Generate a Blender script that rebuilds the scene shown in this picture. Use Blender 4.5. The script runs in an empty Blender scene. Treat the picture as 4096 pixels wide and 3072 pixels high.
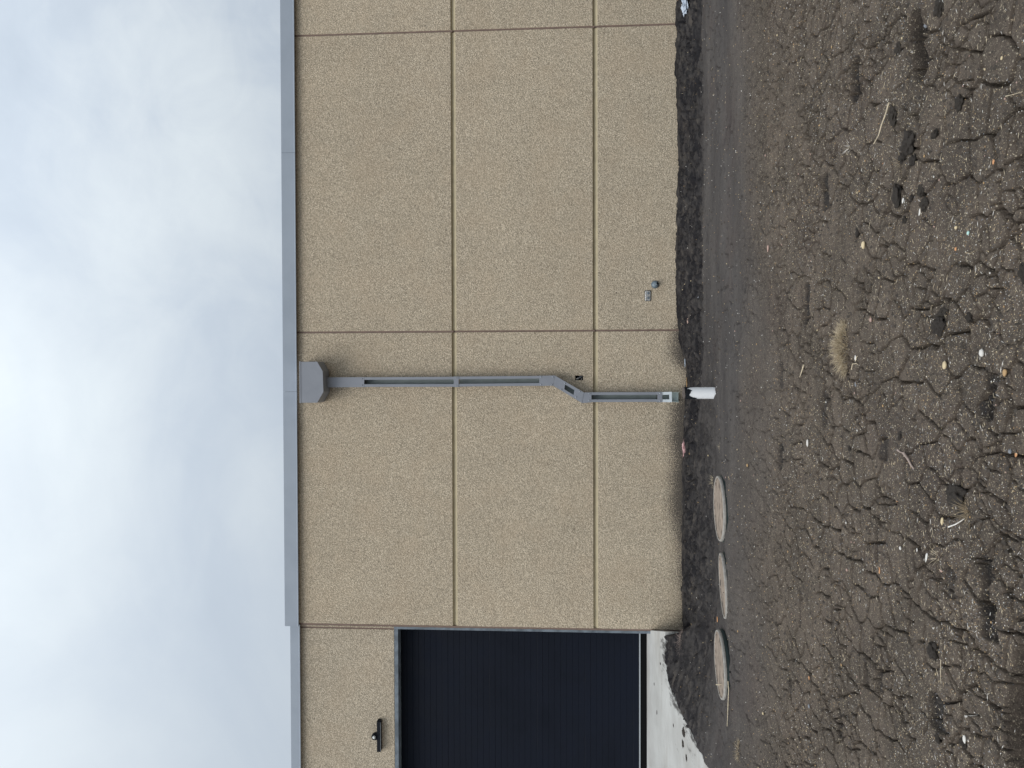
import bpy, bmesh, math, random
import numpy as np
from mathutils import Vector, Matrix
random.seed(7); RNG = np.random.default_rng(11)
S = bpy.context.scene
C = S.collection
rad = math.radians

# ------------------------------------------------------------------ camera
CAMZ, CAMD, FPX = 1.42, 8.1, 2840.0
PITCH, YAW, ROLL = rad(3.3406), rad(-0.8439), rad(-0.1156)
Fw = np.array([math.sin(YAW)*math.cos(PITCH), math.cos(YAW)*math.cos(PITCH), math.sin(PITCH)])
R0 = np.array([math.cos(YAW), -math.sin(YAW), 0.0]); U0 = np.cross(R0, Fw)
Rt = math.cos(ROLL)*R0 + math.sin(ROLL)*U0
Up = -math.sin(ROLL)*R0 + math.cos(ROLL)*U0
CAM = np.array([0.0, -CAMD, CAMZ])
cam = bpy.data.cameras.new('camera'); cam.sensor_width = 36; cam.lens = 36*FPX/4096
cam.clip_start = 0.05; cam.clip_end = 2000
co = bpy.data.objects.new('camera', cam); C.objects.link(co)
X, Y, Z = -Up, Rt, -Fw          # the phone was held on its side: up in the world is left in the picture
co.matrix_world = Matrix(((X[0],Y[0],Z[0],CAM[0]),(X[1],Y[1],Z[1],CAM[1]),(X[2],Y[2],Z[2],CAM[2]),(0,0,0,1)))
S.camera = co

# ------------------------------------------------------------------ world
SUN_EL, SUN_AZ = rad(54), rad(-150)    # azimuth of the veiled sun, clockwise from +Y
W = bpy.data.worlds.new("World"); S.world = W; W.use_nodes = True
nt = W.node_tree; nt.nodes.clear()
def N(nt, t, **k):
    n = nt.nodes.new(t)
    for a, v in k.items():
        if a == 'ins':
            for i, x in v.items(): n.inputs[i].default_value = x
        else: setattr(n, a, v)
    return n
def L(nt, a, b): nt.links.new(a, b)
def mth(nt, op, a, b=None, c=None, clamp=False):
    n = nt.nodes.new('ShaderNodeMath'); n.operation = op; n.use_clamp = clamp
    for i, v in enumerate((a, b, c)):
        if v is None: continue
        if isinstance(v, (int, float)): n.inputs[i].default_value = v
        else: nt.links.new(v, n.inputs[i])
    return n.outputs[0]
def mix(nt, f, a, b, bt='MIX'):
    n = nt.nodes.new('ShaderNodeMix'); n.data_type = 'RGBA'; n.blend_type = bt
    for s, v in ((n.inputs[0], f), (n.inputs[6], a), (n.inputs[7], b)):
        if isinstance(v, (int, float)): s.default_value = v
        elif isinstance(v, tuple): s.default_value = (*v[:3], 1)
        else: nt.links.new(v, s)
    return n.outputs[2]
def ramp(nt, f, stops):
    n = nt.nodes.new('ShaderNodeValToRGB'); cr = n.color_ramp
    while len(cr.elements) > 1: cr.elements.remove(cr.elements[-1])
    for i, (p, c) in enumerate(stops):
        e = cr.elements[0] if i == 0 else cr.elements.new(p)
        e.position = p; e.color = (c, c, c, 1) if isinstance(c, (int, float)) else (*c, 1)
    nt.links.new(f, n.inputs[0]); return n.outputs[0]
def maprange(nt, v, a, b, c=0.0, d=1.0, smooth=True):
    n = nt.nodes.new('ShaderNodeMapRange'); n.interpolation_type = 'SMOOTHSTEP' if smooth else 'LINEAR'
    nt.links.new(v, n.inputs[0])
    for i, x in enumerate((a, b, c, d)): n.inputs[i+1].default_value = x
    return n.outputs[0]

sky = N(nt, 'ShaderNodeTexSky', sky_type='NISHITA', sun_disc=False)
sky.sun_elevation = SUN_EL; sky.sun_rotation = SUN_AZ % (2*math.pi)
skl = mix(nt, 1.0, sky.outputs[0], (0.08, 0.08, 0.08), 'MULTIPLY')
tc = N(nt, 'ShaderNodeTexCoord'); sep = N(nt, 'ShaderNodeSeparateXYZ'); L(nt, tc.outputs['Generated'], sep.inputs[0])
zz = mth(nt, 'MAXIMUM', sep.outputs[2], 0.0)
den = mth(nt, 'ADD', zz, 0.45)
cx = mth(nt, 'DIVIDE', sep.outputs[0], den); cy = mth(nt, 'DIVIDE', sep.outputs[1], den)
cv = N(nt, 'ShaderNodeCombineXYZ'); L(nt, cx, cv.inputs[0]); L(nt, cy, cv.inputs[1])
def cloud(scale, detail, rough, dist, off, sx=1.0, sy=1.0):
    mp = N(nt, 'ShaderNodeMapping'); L(nt, cv.outputs[0], mp.inputs[0]); mp.inputs['Location'].default_value = off
    mp.inputs['Scale'].default_value = (sx, sy, 1)
    mp.inputs['Rotation'].default_value = (0, 0, rad(25))
    n = N(nt, 'ShaderNodeTexNoise', ins={'Scale': scale, 'Detail': detail, 'Roughness': rough, 'Distortion': dist})
    L(nt, mp.outputs[0], n.inputs['Vector']); return n.outputs[0]
c1 = cloud(0.8, 3, 0.5, 0.2, (3.1, 1.7, 0))
c2 = cloud(2.6, 8, 0.56, 0.6, (0.4, 7.7, 2), 1.0, 0.8)
c3 = cloud(9.0, 8, 0.62, 0.9, (5.4, 2.7, 5))
# the broken, streakier layer lies over the right half of the building
brk = maprange(nt, cx, -0.6, 0.9)
m = mth(nt, 'ADD', mth(nt, 'MULTIPLY_ADD', c1, 0.80, -.165), mth(nt, 'MULTIPLY', mth(nt, 'SUBTRACT', c2, 0.5), mth(nt, 'ADD', 0.22, mth(nt, 'MULTIPLY', brk, 0.40))))
m = mth(nt, 'ADD', m, mth(nt, 'MULTIPLY', mth(nt, 'SUBTRACT', c3, 0.5), mth(nt, 'ADD', 0.03, mth(nt, 'MULTIPLY', brk, 0.22))))
clr = ramp(nt, m, [(0.08, (0.43, 0.495, 0.575)), (0.21, (0.51, 0.575, 0.65)), (0.29, (0.585, 0.645, 0.70)), (0.37, (0.65, 0.71, 0.75)), (0.48, (0.76, 0.81, 0.85))])
# CIE-like overcast: brighter towards the zenith, with a broad veil of light around the hidden sun
grad = mth(nt, 'ADD', 0.78, mth(nt, 'MULTIPLY', mth(nt, 'MULTIPLY', zz, zz), 1.15))
clr2 = mix(nt, 1.0, clr, (1, 1, 1), 'MULTIPLY')
sc = N(nt, 'ShaderNodeVectorMath', operation='SCALE'); L(nt, clr2, sc.inputs[0]); L(nt, grad, sc.inputs[3])
fin = mix(nt, 0.94, skl, sc.outputs[0])
bg = N(nt, 'ShaderNodeBackground'); L(nt, fin, bg.inputs[0]); bg.inputs[1].default_value = 1.0
wo = N(nt, 'ShaderNodeOutputWorld'); L(nt, bg.outputs[0], wo.inputs[0])

sl = bpy.data.lights.new('sun', 'SUN'); sl.energy = 1.5; sl.angle = rad(40); sl.color = (1.0, 0.96, 0.90)
so = bpy.data.objects.new('sun', sl); C.objects.link(so)
sd = Vector((math.sin(SUN_AZ)*math.cos(SUN_EL), math.cos(SUN_AZ)*math.cos(SUN_EL), math.sin(SUN_EL)))
so.rotation_euler = sd.to_track_quat('Z', 'Y').to_euler()
S.view_settings.view_transform = 'Standard'; S.view_settings.look = 'None'
S.view_settings.exposure = 0.25; S.view_settings.gamma = 1.0; S.view_settings.use_curve_mapping = False

# ------------------------------------------------------------------ helpers
def ray(x, y):
    d = Fw*FPX + Rt*(1536-y) - Up*(x-2048); return d/np.linalg.norm(d)
def onwall(x, y, py=0.0):                      # photograph point -> point on the vertical plane Y = py
    d = ray(x, y); t = (py+CAMD)/d[1]; p = CAM+d*t; return float(p[0]), float(p[2])
def tag(o, label=None, cat=None, group=None, kind=None):
    if label: o['label'] = label
    if cat: o['category'] = cat
    if group: o['group'] = group
    if kind: o['kind'] = kind
    return o
def empty(name, loc=(0, 0, 0)):
    o = bpy.data.objects.new(name, None); o.location = loc; C.objects.link(o); return o
def mesh(name, vs, fs, mat, parent=None, smooth=False, bevel=0.0, loc=None):
    me = bpy.data.meshes.new(name); me.from_pydata([tuple(map(float, v)) for v in vs], [], fs)
    bm = bmesh.new(); bm.from_mesh(me); bmesh.ops.recalc_face_normals(bm, faces=bm.faces)
    if bevel: bmesh.ops.bevel(bm, geom=[e for e in bm.edges if e.calc_face_angle(0) > 0.5], offset=bevel, segments=2, affect='EDGES', profile=0.6)
    bm.to_mesh(me); bm.free()
    for m_ in (mat if isinstance(mat, (list, tuple)) else [mat]): me.materials.append(m_)
    if smooth: me.polygons.foreach_set('use_smooth', [True]*len(me.polygons))
    o = bpy.data.objects.new(name, me); C.objects.link(o)
    if loc is not None: o.location = loc
    if parent: o.parent = parent; 
    if parent and loc is None: o.matrix_parent_inverse = Matrix.Translation(-Vector(parent.location))
    return o
class MB:
    def __init__(s): s.v = []; s.f = []
    def hexa(s, a, b):           # a, b: four corners each, matching order
        n = len(s.v); s.v += list(a)+list(b)
        s.f += [(n,n+3,n+2,n+1),(n+4,n+5,n+6,n+7)]+[(n+i,n+(i+1)%4,n+4+(i+1)%4,n+4+i) for i in range(4)]
        return s
    def box(s, x0, x1, y0, y1, z0, z1):
        return s.hexa([(x0,y0,z0),(x1,y0,z0),(x1,y1,z0),(x0,y1,z0)],[(x0,y0,z1),(x1,y0,z1),(x1,y1,z1),(x0,y1,z1)])
    def plate(s, q, y0, y1):     # q: four (x,z) corners
        return s.hexa([(x,y0,z) for x,z in q],[(x,y1,z) for x,z in q])
    def loft(s, rings, cap=True):
        n0 = len(s.v); k = len(rings[0])
        for r in rings: s.v += list(r)
        for i in range(len(rings)-1):
            for j in range(k):
                a = n0+i*k+j; b = n0+i*k+(j+1)%k
                s.f.append((a, b, b+k, a+k))
        if cap: s.f += [tuple(range(n0+k-1, n0-1, -1)), tuple(range(n0+(len(rings)-1)*k, n0+len(rings)*k))]
        return s
    def tube(s, pts, rs, k=8):
        rings = []
        pts = [Vector(p) for p in pts]
        for i, p in enumerate(pts):
            t = (pts[min(i+1, len(pts)-1)]-pts[max(i-1, 0)]).normalized()
            a = t.orthogonal().normalized() if i == 0 else (a-t*a.dot(t)).normalized()
            b = t.cross(a); r = rs[i] if isinstance(rs, (list, tuple)) else rs
            rings.append([tuple(p+a*math.cos(2*math.pi*j/k)*r+b*math.sin(2*math.pi*j/k)*r) for j in range(k)])
        return s.loft(rings)
    def done(s, name, mat, parent=None, **k): return mesh(name, s.v, s.f, mat, parent, **k)

# ------------------------------------------------------------------ materials
def mat(name, col=(.5,.5,.5), rough=.6, metal=0.0, var=0.0, vscale=8.0, bump=0.0, bscale=60.0, spec=.5):
    m = bpy.data.materials.new(name); m.use_nodes = True; nt = m.node_tree
    b = nt.nodes['Principled BSDF']; b.inputs['Roughness'].default_value = rough; b.inputs['Metallic'].default_value = metal
    b.inputs['Base Color'].default_value = (*col, 1); b.inputs['Specular IOR Level'].default_value = spec
    t = N(nt, 'ShaderNodeTexCoord')
    if var:
        n = N(nt, 'ShaderNodeTexNoise', ins={'Scale': vscale, 'Detail': 6.0, 'Roughness': .6}); L(nt, t.outputs['Object'], n.inputs['Vector'])
        L(nt, mix(nt, maprange(nt, n.outputs[0], .3, .7), tuple(c*(1-var) for c in col), tuple(min(1, c*(1+var)) for c in col)), b.inputs['Base Color'])
        L(nt, maprange(nt, n.outputs[0], .3, .7, max(.02, rough-.12), min(1, rough+.12)), b.inputs['Roughness'])
    if bump:
        n2 = N(nt, 'ShaderNodeTexNoise', ins={'Scale': bscale, 'Detail': 4.0}); L(nt, t.outputs['Object'], n2.inputs['Vector'])
        bp = N(nt, 'ShaderNodeBump', ins={'Strength': 1.0, 'Distance': bump}); L(nt, n2.outputs[0], bp.inputs['Height']); L(nt, bp.outputs[0], b.inputs['Normal'])
    return m
def aggregate_mat(name, base, splash=True):
    m = bpy.data.materials.new(name); m.use_nodes = True; nt = m.node_tree; b = nt.nodes['Principled BSDF']
    b.inputs['Roughness'].default_value = .85
    t = N(nt, 'ShaderNodeTexCoord'); P = t.outputs['Object']
    def vor(s, off):
        mp = N(nt, 'ShaderNodeMapping'); L(nt, P, mp.inputs[0]); mp.inputs['Location'].default_value = off; mp.inputs['Scale'].default_value = (1, 1, 1)
        v = N(nt, 'ShaderNodeTexVoronoi', ins={'Scale': s}); L(nt, mp.outputs[0], v.inputs['Vector']); return v
    def noi(s, d=4.0, r=.55, sc_=(1,1,1)):
        mp = N(nt, 'ShaderNodeMapping'); L(nt, P, mp.inputs[0]); mp.inputs['Scale'].default_value = sc_
        n = N(nt, 'ShaderNodeTexNoise', ins={'Scale': s, 'Detail': d, 'Roughness': r}); L(nt, mp.outputs[0], n.inputs['Vector']); return n.outputs[0]
    v1 = vor(85, (0,0,0)); v2 = vor(150, (3,1,2)); v3 = vor(45, (1,4,2))
    s1 = N(nt, 'ShaderNodeSeparateColor'); L(nt, v1.outputs['Color'], s1.inputs[0])
    s2 = N(nt, 'ShaderNodeSeparateColor'); L(nt, v2.outputs['Color'], s2.inputs[0])
    s3 = N(nt, 'ShaderNodeSeparateColor'); L(nt, v3.outputs['Color'], s3.inputs[0])
    d = tuple(c*.60 for c in base); l = tuple(min(.8, c*1.20) for c in base)
    col = mix(nt, maprange(nt, s2.outputs[0], .1, .9), d, l)
    peb = mth(nt, 'MULTIPLY', mth(nt, 'GREATER_THAN', s1.outputs[0], .64), mth(nt, 'LESS_THAN', v1.outputs['Distance'], .42))
    col = mix(nt, mth(nt, 'MULTIPLY', peb, .75), col, (min(.9, base[0]*1.75), min(.85, base[1]*1.8), min(.8, base[2]*1.9)))
    drk = mth(nt, 'MULTIPLY', mth(nt, 'LESS_THAN', s1.outputs[1], .10), mth(nt, 'LESS_THAN', v1.outputs['Distance'], .40))
    col = mix(nt, mth(nt, 'MULTIPLY', drk, .55), col, (base[0]*.35, base[1]*.33, base[2]*.32))
    odd = mth(nt, 'MULTIPLY', mth(nt, 'GREATER_THAN', s3.outputs[0], .985), mth(nt, 'LESS_THAN', v3.outputs['Distance'], .22))
    col = mix(nt, odd, col, (.05, .045, .04))
    # broad unevenness of the cast face: warm and cool patches, faint rain streaks
    oi = N(nt, 'ShaderNodeObjectInfo').outputs['Random']
    big = mth(nt, 'MULTIPLY', maprange(nt, noi(1.3, 5), .3, .7, .965, 1.035), maprange(nt, oi, 0, 1, .97, 1.03, False))
    strk = maprange(nt, noi(5, 4, .6, (2.2, 1, .22)), .3, .7, .98, 1.02)
    sc1 = N(nt, 'ShaderNodeVectorMath', operation='SCALE'); L(nt, col, sc1.inputs[0]); L(nt, mth(nt, 'MULTIPLY', big, strk), sc1.inputs[3])
    col = mix(nt, maprange(nt, noi(2.4, 3), .4, .7, 0, .22), sc1.outputs[0], (base[0]*1.02, base[1]*.93, base[2]*.86))
    if splash:   # soil thrown up on the foot of the wall by rain
        sp = N(nt, 'ShaderNodeSeparateXYZ'); L(nt, P, sp.inputs[0])
        top = mth(nt, 'ADD', mth(nt, 'MULTIPLY', maprange(nt, noi(1.6, 3, .5, (1,1,.0)), .35, .65), .05), .0)
        # the splash is heavier either side of the drain stub and dies out along the wall
        a1 = mth(nt, 'MULTIPLY', maprange(nt, sp.outputs[0], .75, .35, 0, .17), maprange(nt, sp.outputs[0], -.05, .2, 0, 1))
        a2 = mth(nt, 'MULTIPLY', maprange(nt, sp.outputs[0], -.15, -.45, 0, .17), maprange(nt, sp.outputs[0], -2.7, -1.2, .25, 1))
        edge = mth(nt, 'DIVIDE', mth(nt, 'SUBTRACT', mth(nt, 'ADD', top, mth(nt, 'ADD', a1, a2)), sp.outputs[2]), .15)
        k = mth(nt, 'ADD', edge, mth(nt, 'MULTIPLY', mth(nt, 'SUBTRACT', noi(75, 3, .75), .5), 4.5))
        k = mth(nt, 'MULTIPLY', maprange(nt, k, 0.0, 1.3), .92)
        col = mix(nt, k, col, (.060, .050, .043))
    L(nt, col, b.inputs['Base Color'])
    h = mth(nt, 'ADD', mth(nt, 'MULTIPLY', v1.outputs['Distance'], -1.0), mth(nt, 'MULTIPLY', v2.outputs['Distance'], -.5))
    bp = N(nt, 'ShaderNodeBump', ins={'Strength': .8, 'Distance': .004}); L(nt, h, bp.inputs['Height']); L(nt, bp.outputs[0], b.inputs['Normal'])
    return m
WALLC = (.518, .432, .316)
M = {
 'agg': aggregate_mat('exposed_aggregate', WALLC),
 'agg2': aggregate_mat('exposed_aggregate_lintel', (.485,.410,.306), False),
 'cement': mat('smooth_cement', (.43,.365,.24), .8, var=.10, vscale=9, bump=.0008, bscale=200),
 'seal': mat('brown_sealant', (.215,.150,.118), .7, var=.12, vscale=14, bump=.001, bscale=60),
 'coping': mat('grey_painted_metal', (.345,.392,.455), .45, var=.035, vscale=3, bump=.0012, bscale=5),
 'pipe': mat('grey_downspout_metal', (.275,.290,.325), .45, var=.05, vscale=5, bump=.0004, bscale=14),
 'pipe_in': mat('downspout_inside', (.34,.39,.38), .5, var=.12, vscale=9),
 'white': mat('white_metal', (.74,.80,.83), .45, var=.05, vscale=20),
 'screw': mat('screw_metal', (.55,.58,.62), .3, .8),
 'steel': mat('weathered_grey_steel', (.155,.185,.215), .5, var=.30, vscale=11, bump=.0006, bscale=40),
 'blackgap': mat('matte_black', (.0035,.0038,.004), .8, spec=.15),
 'door': mat('navy_door_paint', (.0040,.0066,.0145), .6, spec=.18, var=.15, vscale=2.2, bump=.0004, bscale=30),
 'whitestrip': mat('pale_door_strip', (.40,.43,.45), .5),
 'pvc': mat('white_plastic', (.93,.94,.95), .35, var=.03, vscale=12, bump=.0004, bscale=30),
 'tape': mat('black_tape', (.010,.013,.017), .33, var=.3, vscale=30, bump=.002, bscale=50),
 'rag': mat('brown_fabric', (.10,.082,.072), .9, var=.3, vscale=25, bump=.003, bscale=60),
 'rimst': mat('pale_dusty_rim', (.33,.31,.28), .8, var=.2, vscale=30),
 'green': mat('dark_green_plastic', (.020,.034,.034), .42, var=.2, vscale=20, bump=.0006, bscale=60),
 'lamp': mat('black_lamp_housing', (.005,.007,.012), .6, spec=.2, var=.2, vscale=20),
 'lens': mat('frosted_lens', (.75,.77,.75), .35),
 'galv': mat('galvanised_fitting', (.155,.195,.225), .45, .25, var=.25, vscale=40, bump=.0006, bscale=90),
 'zinc': mat('scuffed_zinc_plate', (.55,.54,.52), .38, .55, var=.3, vscale=60),
 'dark': mat('dark_void', (.006,.006,.006), .9),
 'soil': mat('clod_soil', (.066,.056,.047), .95, var=.30, vscale=22, bump=.006, bscale=70, spec=.2),
 'soildark': mat('damp_clod_soil', (.058,.049,.042), .9, var=.35, vscale=25, bump=.006, bscale=80, spec=.25),
 'straw': mat('pale_straw', (.56,.47,.33), .7, var=.25, vscale=50),
 'strawdk': mat('brown_straw', (.36,.28,.18), .8, var=.3, vscale=40),
 'cream': mat('cream_stone', (.62,.50,.31), .7, var=.12, vscale=60, bump=.001, bscale=200),
 'tan': mat('tan_stone', (.45,.29,.14), .7, var=.2, vscale=60, bump=.001, bscale=200),
 'whitest': mat('white_stone', (.68,.65,.60), .7, var=.12, vscale=60, bump=.001, bscale=200),
 'grey': mat('grey_stone', (.22,.23,.25), .7, var=.2, vscale=60, bump=.001, bscale=200),
 'pink': mat('pink_stone', (.44,.30,.25), .7, var=.15, vscale=60, bump=.001, bscale=200),
 'orange': mat('orange_chip', (.52,.26,.12), .7, var=.2, vscale=60),
 'pinkrag': mat('pink_insulation', (.58,.36,.36), .9, var=.2, vscale=60, bump=.003, bscale=90),
 'film': mat('clear_grey_film', (.48,.54,.62), .22, var=.25, vscale=30, bump=.004, bscale=30),
 'bone': mat('bleached_twig', (.36,.28,.24), .7, var=.2, vscale=60),
 'mint': mat('mint_paint_chip', (.40,.60,.55), .6),
}
def lid_mat():
    m = mat('dusty_lid', (.31,.25,.20), .85, var=.15, vscale=9, bump=.002, bscale=30); nt = m.node_tree; b = nt.nodes['Principled BSDF']
    t = N(nt, 'ShaderNodeTexCoord'); mp = N(nt, 'ShaderNodeMapping'); L(nt, t.outputs['Object'], mp.inputs[0]); mp.inputs['Scale'].default_value = (1, 2.6, 1)
    n = N(nt, 'ShaderNodeTexNoise', ins={'Scale': 7.0, 'Detail': 7.0, 'Roughness': .7}); L(nt, mp.outputs[0], n.inputs['Vector'])
    src = b.inputs['Base Color'].links[0].from_socket
    L(nt, mix(nt, mth(nt, 'MULTIPLY', maprange(nt, n.outputs[0], .46, .60), .9), src, (.085,.066,.052)), b.inputs['Base Color'])
    return m
M['lid'] = lid_mat()

# ------------------------------------------------------------------ the building
bld = tag(empty('warehouse_building'), 'tan exposed-aggregate panel building with grey metal coping and a dark overhead door', 'building')
TH = .16
xL = -2.922; xM = .484; xR = 3.907; xE = 7.33
g1 = 1.136+CAMZ; g2 = -.476+CAMZ; gh = .027
zt = 3.005+CAMZ; zb = -.12
def panel(x0, x1, z0, z1, m=None, y=0.0):
    b = MB().box(x0, x1, y, y+TH, z0, z1); return b.done('wall_panel', m or M['agg'], bld, bevel=.004)
sw = .011
# small pocket cut in the lower middle panel: frame the hole with four boxes
hx0, hz1 = onwall(2301, 1521); hx1, hz0 = onwall(2333, 1502)
for a, b_ in ((xL+.012, xM-sw), (xM+sw, xR-sw), (xR+sw, xE)):
    for z0, z1 in ((zb, g2-gh), (g2+gh, g1-gh), (g1+gh, zt)):
        if a < hx0 < b_ and z0 < hz0 < z1:
            q = MB(); q.box(a, hx0, 0, TH, z0, z1); q.box(hx1, b_, 0, TH, z0, z1); q.box(hx0, hx1, 0, TH, z0, hz0); q.box(hx0, hx1, 0, TH, hz1, z1)
            q.done('wall_panel', M['agg'], bld)
        else: panel(a, b_, z0, z1)
# horizontal reveal grooves: two splayed sides and a narrow floor
for a, b_ in ((xL+.012, xM-sw), (xM+sw, xR-sw), (xR+sw, xE)):
    for g in (g1, g2):
        q = MB(); zs = [(g+gh, 0.001), (g+.012, .020), (g-.003, .020), (g-gh, 0.001)]
        for i in range(3):
            (za, ya), (zc, yc) = zs[i], zs[i+1]
            q.hexa([(a, ya, za), (b_, ya, za), (b_, yc, zc), (a, yc, zc)], [(a, .09, za), (b_, .09, za), (b_, .09, zc), (a, .09, zc)])
        q.done('reveal_groove', M['cement'], bld)
def wobble_strip(x, w, z0, z1, y0, name='joint_sealant', m=None):
    n = max(2, int((z1-z0)/.06)); q = MB(); fr = []
    rnd = random.Random(int(x*1000)+int(z0*100))
    for i in range(n+1):
        z = z0+(z1-z0)*i/n; j = rnd.uniform(-.0016, .0016); d = rnd.uniform(-.001, .001)
        fr.append([(x-w+j, y0+d, z), (x+j*.5, y0+.003+d, z), (x+w+j, y0+d, z), (x+w+.002, y0+.04, z), (x-w-.002, y0+.04, z)])
    q.loft(fr); return q.done(name, m or M['seal'], bld, smooth=False)
for x in (xM, xR):
    for z0, z1 in ((zb, g2-.012), (g2+.008, g1-.012), (g1+.008, zt)): wobble_strip(x, sw+.001, z0, z1, .004)
    for g in (g1, g2): wobble_strip(x, sw, g-.014, g+.010, .021)
# left end of the main wall: brown edge, thin aggregate strip, second brown line
wobble_strip(xL, .0105, zb+.12, zt, .002)
# lintel wall over the door (slightly set back)
LY = .028
lz = onwall(1577, 2700, LY)[1]            # underside of the lintel panel
sx1 = xL-.0115; sx0 = onwall(1400, 2509, LY)[0]
MB().box(sx0, sx1, LY, LY+TH, lz, zt-.02).done('wall_panel', M['agg2'], bld)
wobble_strip(sx0-.009, .0095, lz-.03, zt-.02, LY+.003)
dxl = -6.05
q = MB(); q.box(dxl-.3, sx0-.019, LY, LY+TH, lz, zt-.02); q.done('wall_panel', M['agg2'], bld, bevel=.003)
q = MB(); q.box(dxl-1.6, dxl-.322, LY, LY+TH, zb, zt-.02); q.done('wall_panel', M['agg2'], bld, bevel=.003)
wobble_strip(dxl-.311, .011, lz, zt-.02, LY+.004)
q = MB(); q.box(dxl-.3, dxl-.0, LY, LY+TH, zb, lz-.003); q.done('wall_panel', M['agg2'], bld, bevel=.003)
# steel door frame
z15 = onwall(1593, 2700, LY)[1]
jx = xL-.0125
q = MB(); q.box(dxl, sx0-.004, LY+.002, LY+.15, z15, lz-.002); q.done('steel_lintel', M['steel'], bld, bevel=.002)
q = MB(); q.box(jx-.030, jx, .012, .19, .30, lz-.002); q.done('steel_jamb', M['steel'], bld, bevel=.002)
q = MB(); q.box(dxl, dxl+.03, LY+.002, .19, .30, z15-.002); q.done('steel_jamb', M['steel'], bld, bevel=.002)
DY = .205
z16 = onwall(1605, 2700, DY)[1]; zd = onwall(2556, 2700, DY)[1]; zs_ = onwall(2586, 2600, DY)[1]
q = MB(); q.box(dxl+.03, jx-.030, LY+.152, DY+.06, z16, z15+.04); q.done('door_head_seal', M['blackgap'], bld)
dr = tag(empty('overhead_door'), None); dr.parent = bld
nsec = 5; hh = (z16-zd)/nsec; per = 8
for i in range(nsec):
    z0 = zd+hh*i; q = MB(); rings = []; st = hh/per
    prof = [(DY+.045, z0)]
    for k in range(per):
        a, b_ = z0+k*st, z0+(k+1)*st; gap = .0035 if k else .0055
        prof += [(DY+.0025, a+.0005), (DY, a+gap*.7), (DY, b_-gap*.7), (DY+.0025, b_-.0005)]
    prof += [(DY+.045, z0+hh)]
    q.loft([[(dxl+.02, y, z) for y, z in prof], [(jx-.012, y, z) for y, z in prof]]); q.done('door_section', M['door'], dr)
q = MB(); q.box(dxl+.03, jx-.012, DY-.004, DY+.03, zd-.016, zd-.0015); q.done('weather_strip', M['whitestrip'], dr)
q = MB(); q.box(dxl+.03, jx-.012, DY+.004, DY+.04, zs_-.06, zd-.017); q.done('bottom_strip', M['blackgap'], dr, bevel=.004)  # plain black strip filling the gap under the door
q = MB(); q.box(dxl-1.6, xE, TH+.12, 7.5, zb, zt-.08); q.done('building_core', M['cement'], bld)
q = MB(); q.box(dxl-1.6, xE, TH+.002, 7.5, zt-.078, zt+.05); q.done('roof', M['coping'], bld)
# coping: sheet-metal lengths with hemmed foot and thin open seams
def coping(x0, x1, zlo, zhi, y, n='coping_section'):
    prof = [(y, zlo), (y-.006, zlo-.001), (y-.006, zlo+.008), (y-.001, zlo+.012), (y, zhi), (.25, zhi+.012), (.25, zlo+.03), (y+.012, zlo+.012), (y+.012, zlo)]
    q = MB(); q.loft([[(x0, a, b_) for a, b_ in prof], [(x1, a, b_) for a, b_ in prof]]); return q.done(n, M['coping'], bld)
cy_ = -.045
cb = onwall(1186, 1400, cy_)[1]; ct = onwall(1131, 1400, cy_)[1]
xs = [xE, onwall(1150, 611, cy_)[0], onwall(1150, 1567, cy_)[0], onwall(1150, 2505, cy_)[0]]
for i in range(3): coping(xs[i+1]+.0012, xs[i]-.0012, cb, ct, cy_)
MB().box(xs[3]+.03, xE, -.04, .0, zt-.012, cb+.10).done('coping_cleat', M['blackgap'], bld)
gy = -.012
gb = onwall(1201, 2800, gy)[1]; gt = onwall(1163, 2800, gy)[1]
coping(dxl-1.6, xs[3]+.012, gb, gt, gy)

# ------------------------------------------------------------------ downspout
pf = -.105
def wp(x, y, py=pf): return onwall(x, y, py)
dsp = tag(empty('downspout', (.1, 0, 0)), 'grey square open-faced downspout with box head and an offset bend above the white drain stub', 'downspout')
def chan(name, cuts, m, parts, inner=M['pipe_in'], y0=pf, y1=-.006, lip=.27):
    """cuts: ((xa, yl, yr), (xb, yl, yr)) photo lines across the pipe; parts: list of (t0, t1, open)"""
    (A0, A1), (B0, B1) = cuts
    A0, A1, B0, B1 = (np.array(wp(*p)) for p in (A0, A1, B0, B1))   # 0 = left edge, 1 = right edge
    t = .05
    def at(s, u): return tuple((A0*(1-u)+A1*u)*(1-s)+(B0*(1-u)+B1*u)*s)
    q = MB()
    q.plate([at(0,0), at(0,t), at(1,t), at(1,0)], y0, y1); q.plate([at(0,1-t), at(0,1), at(1,1), at(1,1-t)], y0, y1)
    for s0, s1, op in parts:
        if op:
            q.plate([at(s0,t), at(s0,lip), at(s1,lip), at(s1,t)], y0, y0+.004); q.plate([at(s0,1-lip), at(s0,1-t), at(s1,1-t), at(s1,1-lip)], y0, y0+.004)
            q.plate([at(s0,lip-.03), at(s0,lip), at(s1,lip), at(s1,lip-.03)], y0+.0045, y0+.02); q.plate([at(s0,1-lip), at(s0,1-lip+.03), at(s1,1-lip+.03), at(s1,1-lip)], y0+.0045, y0+.02)
        else: q.plate([at(s0,t), at(s0,1-t), at(s1,1-t), at(s1,t)], y0, y0+.004)
    o = q.done(name, m, dsp)
    q = MB(); q.plate([at(.0,t+.002), at(.0,1-t-.002), at(1,1-t-.002), at(1,t+.002)], y1-.012, y1-.002); q.done('back_plate', inner, o)
    return o
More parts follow.
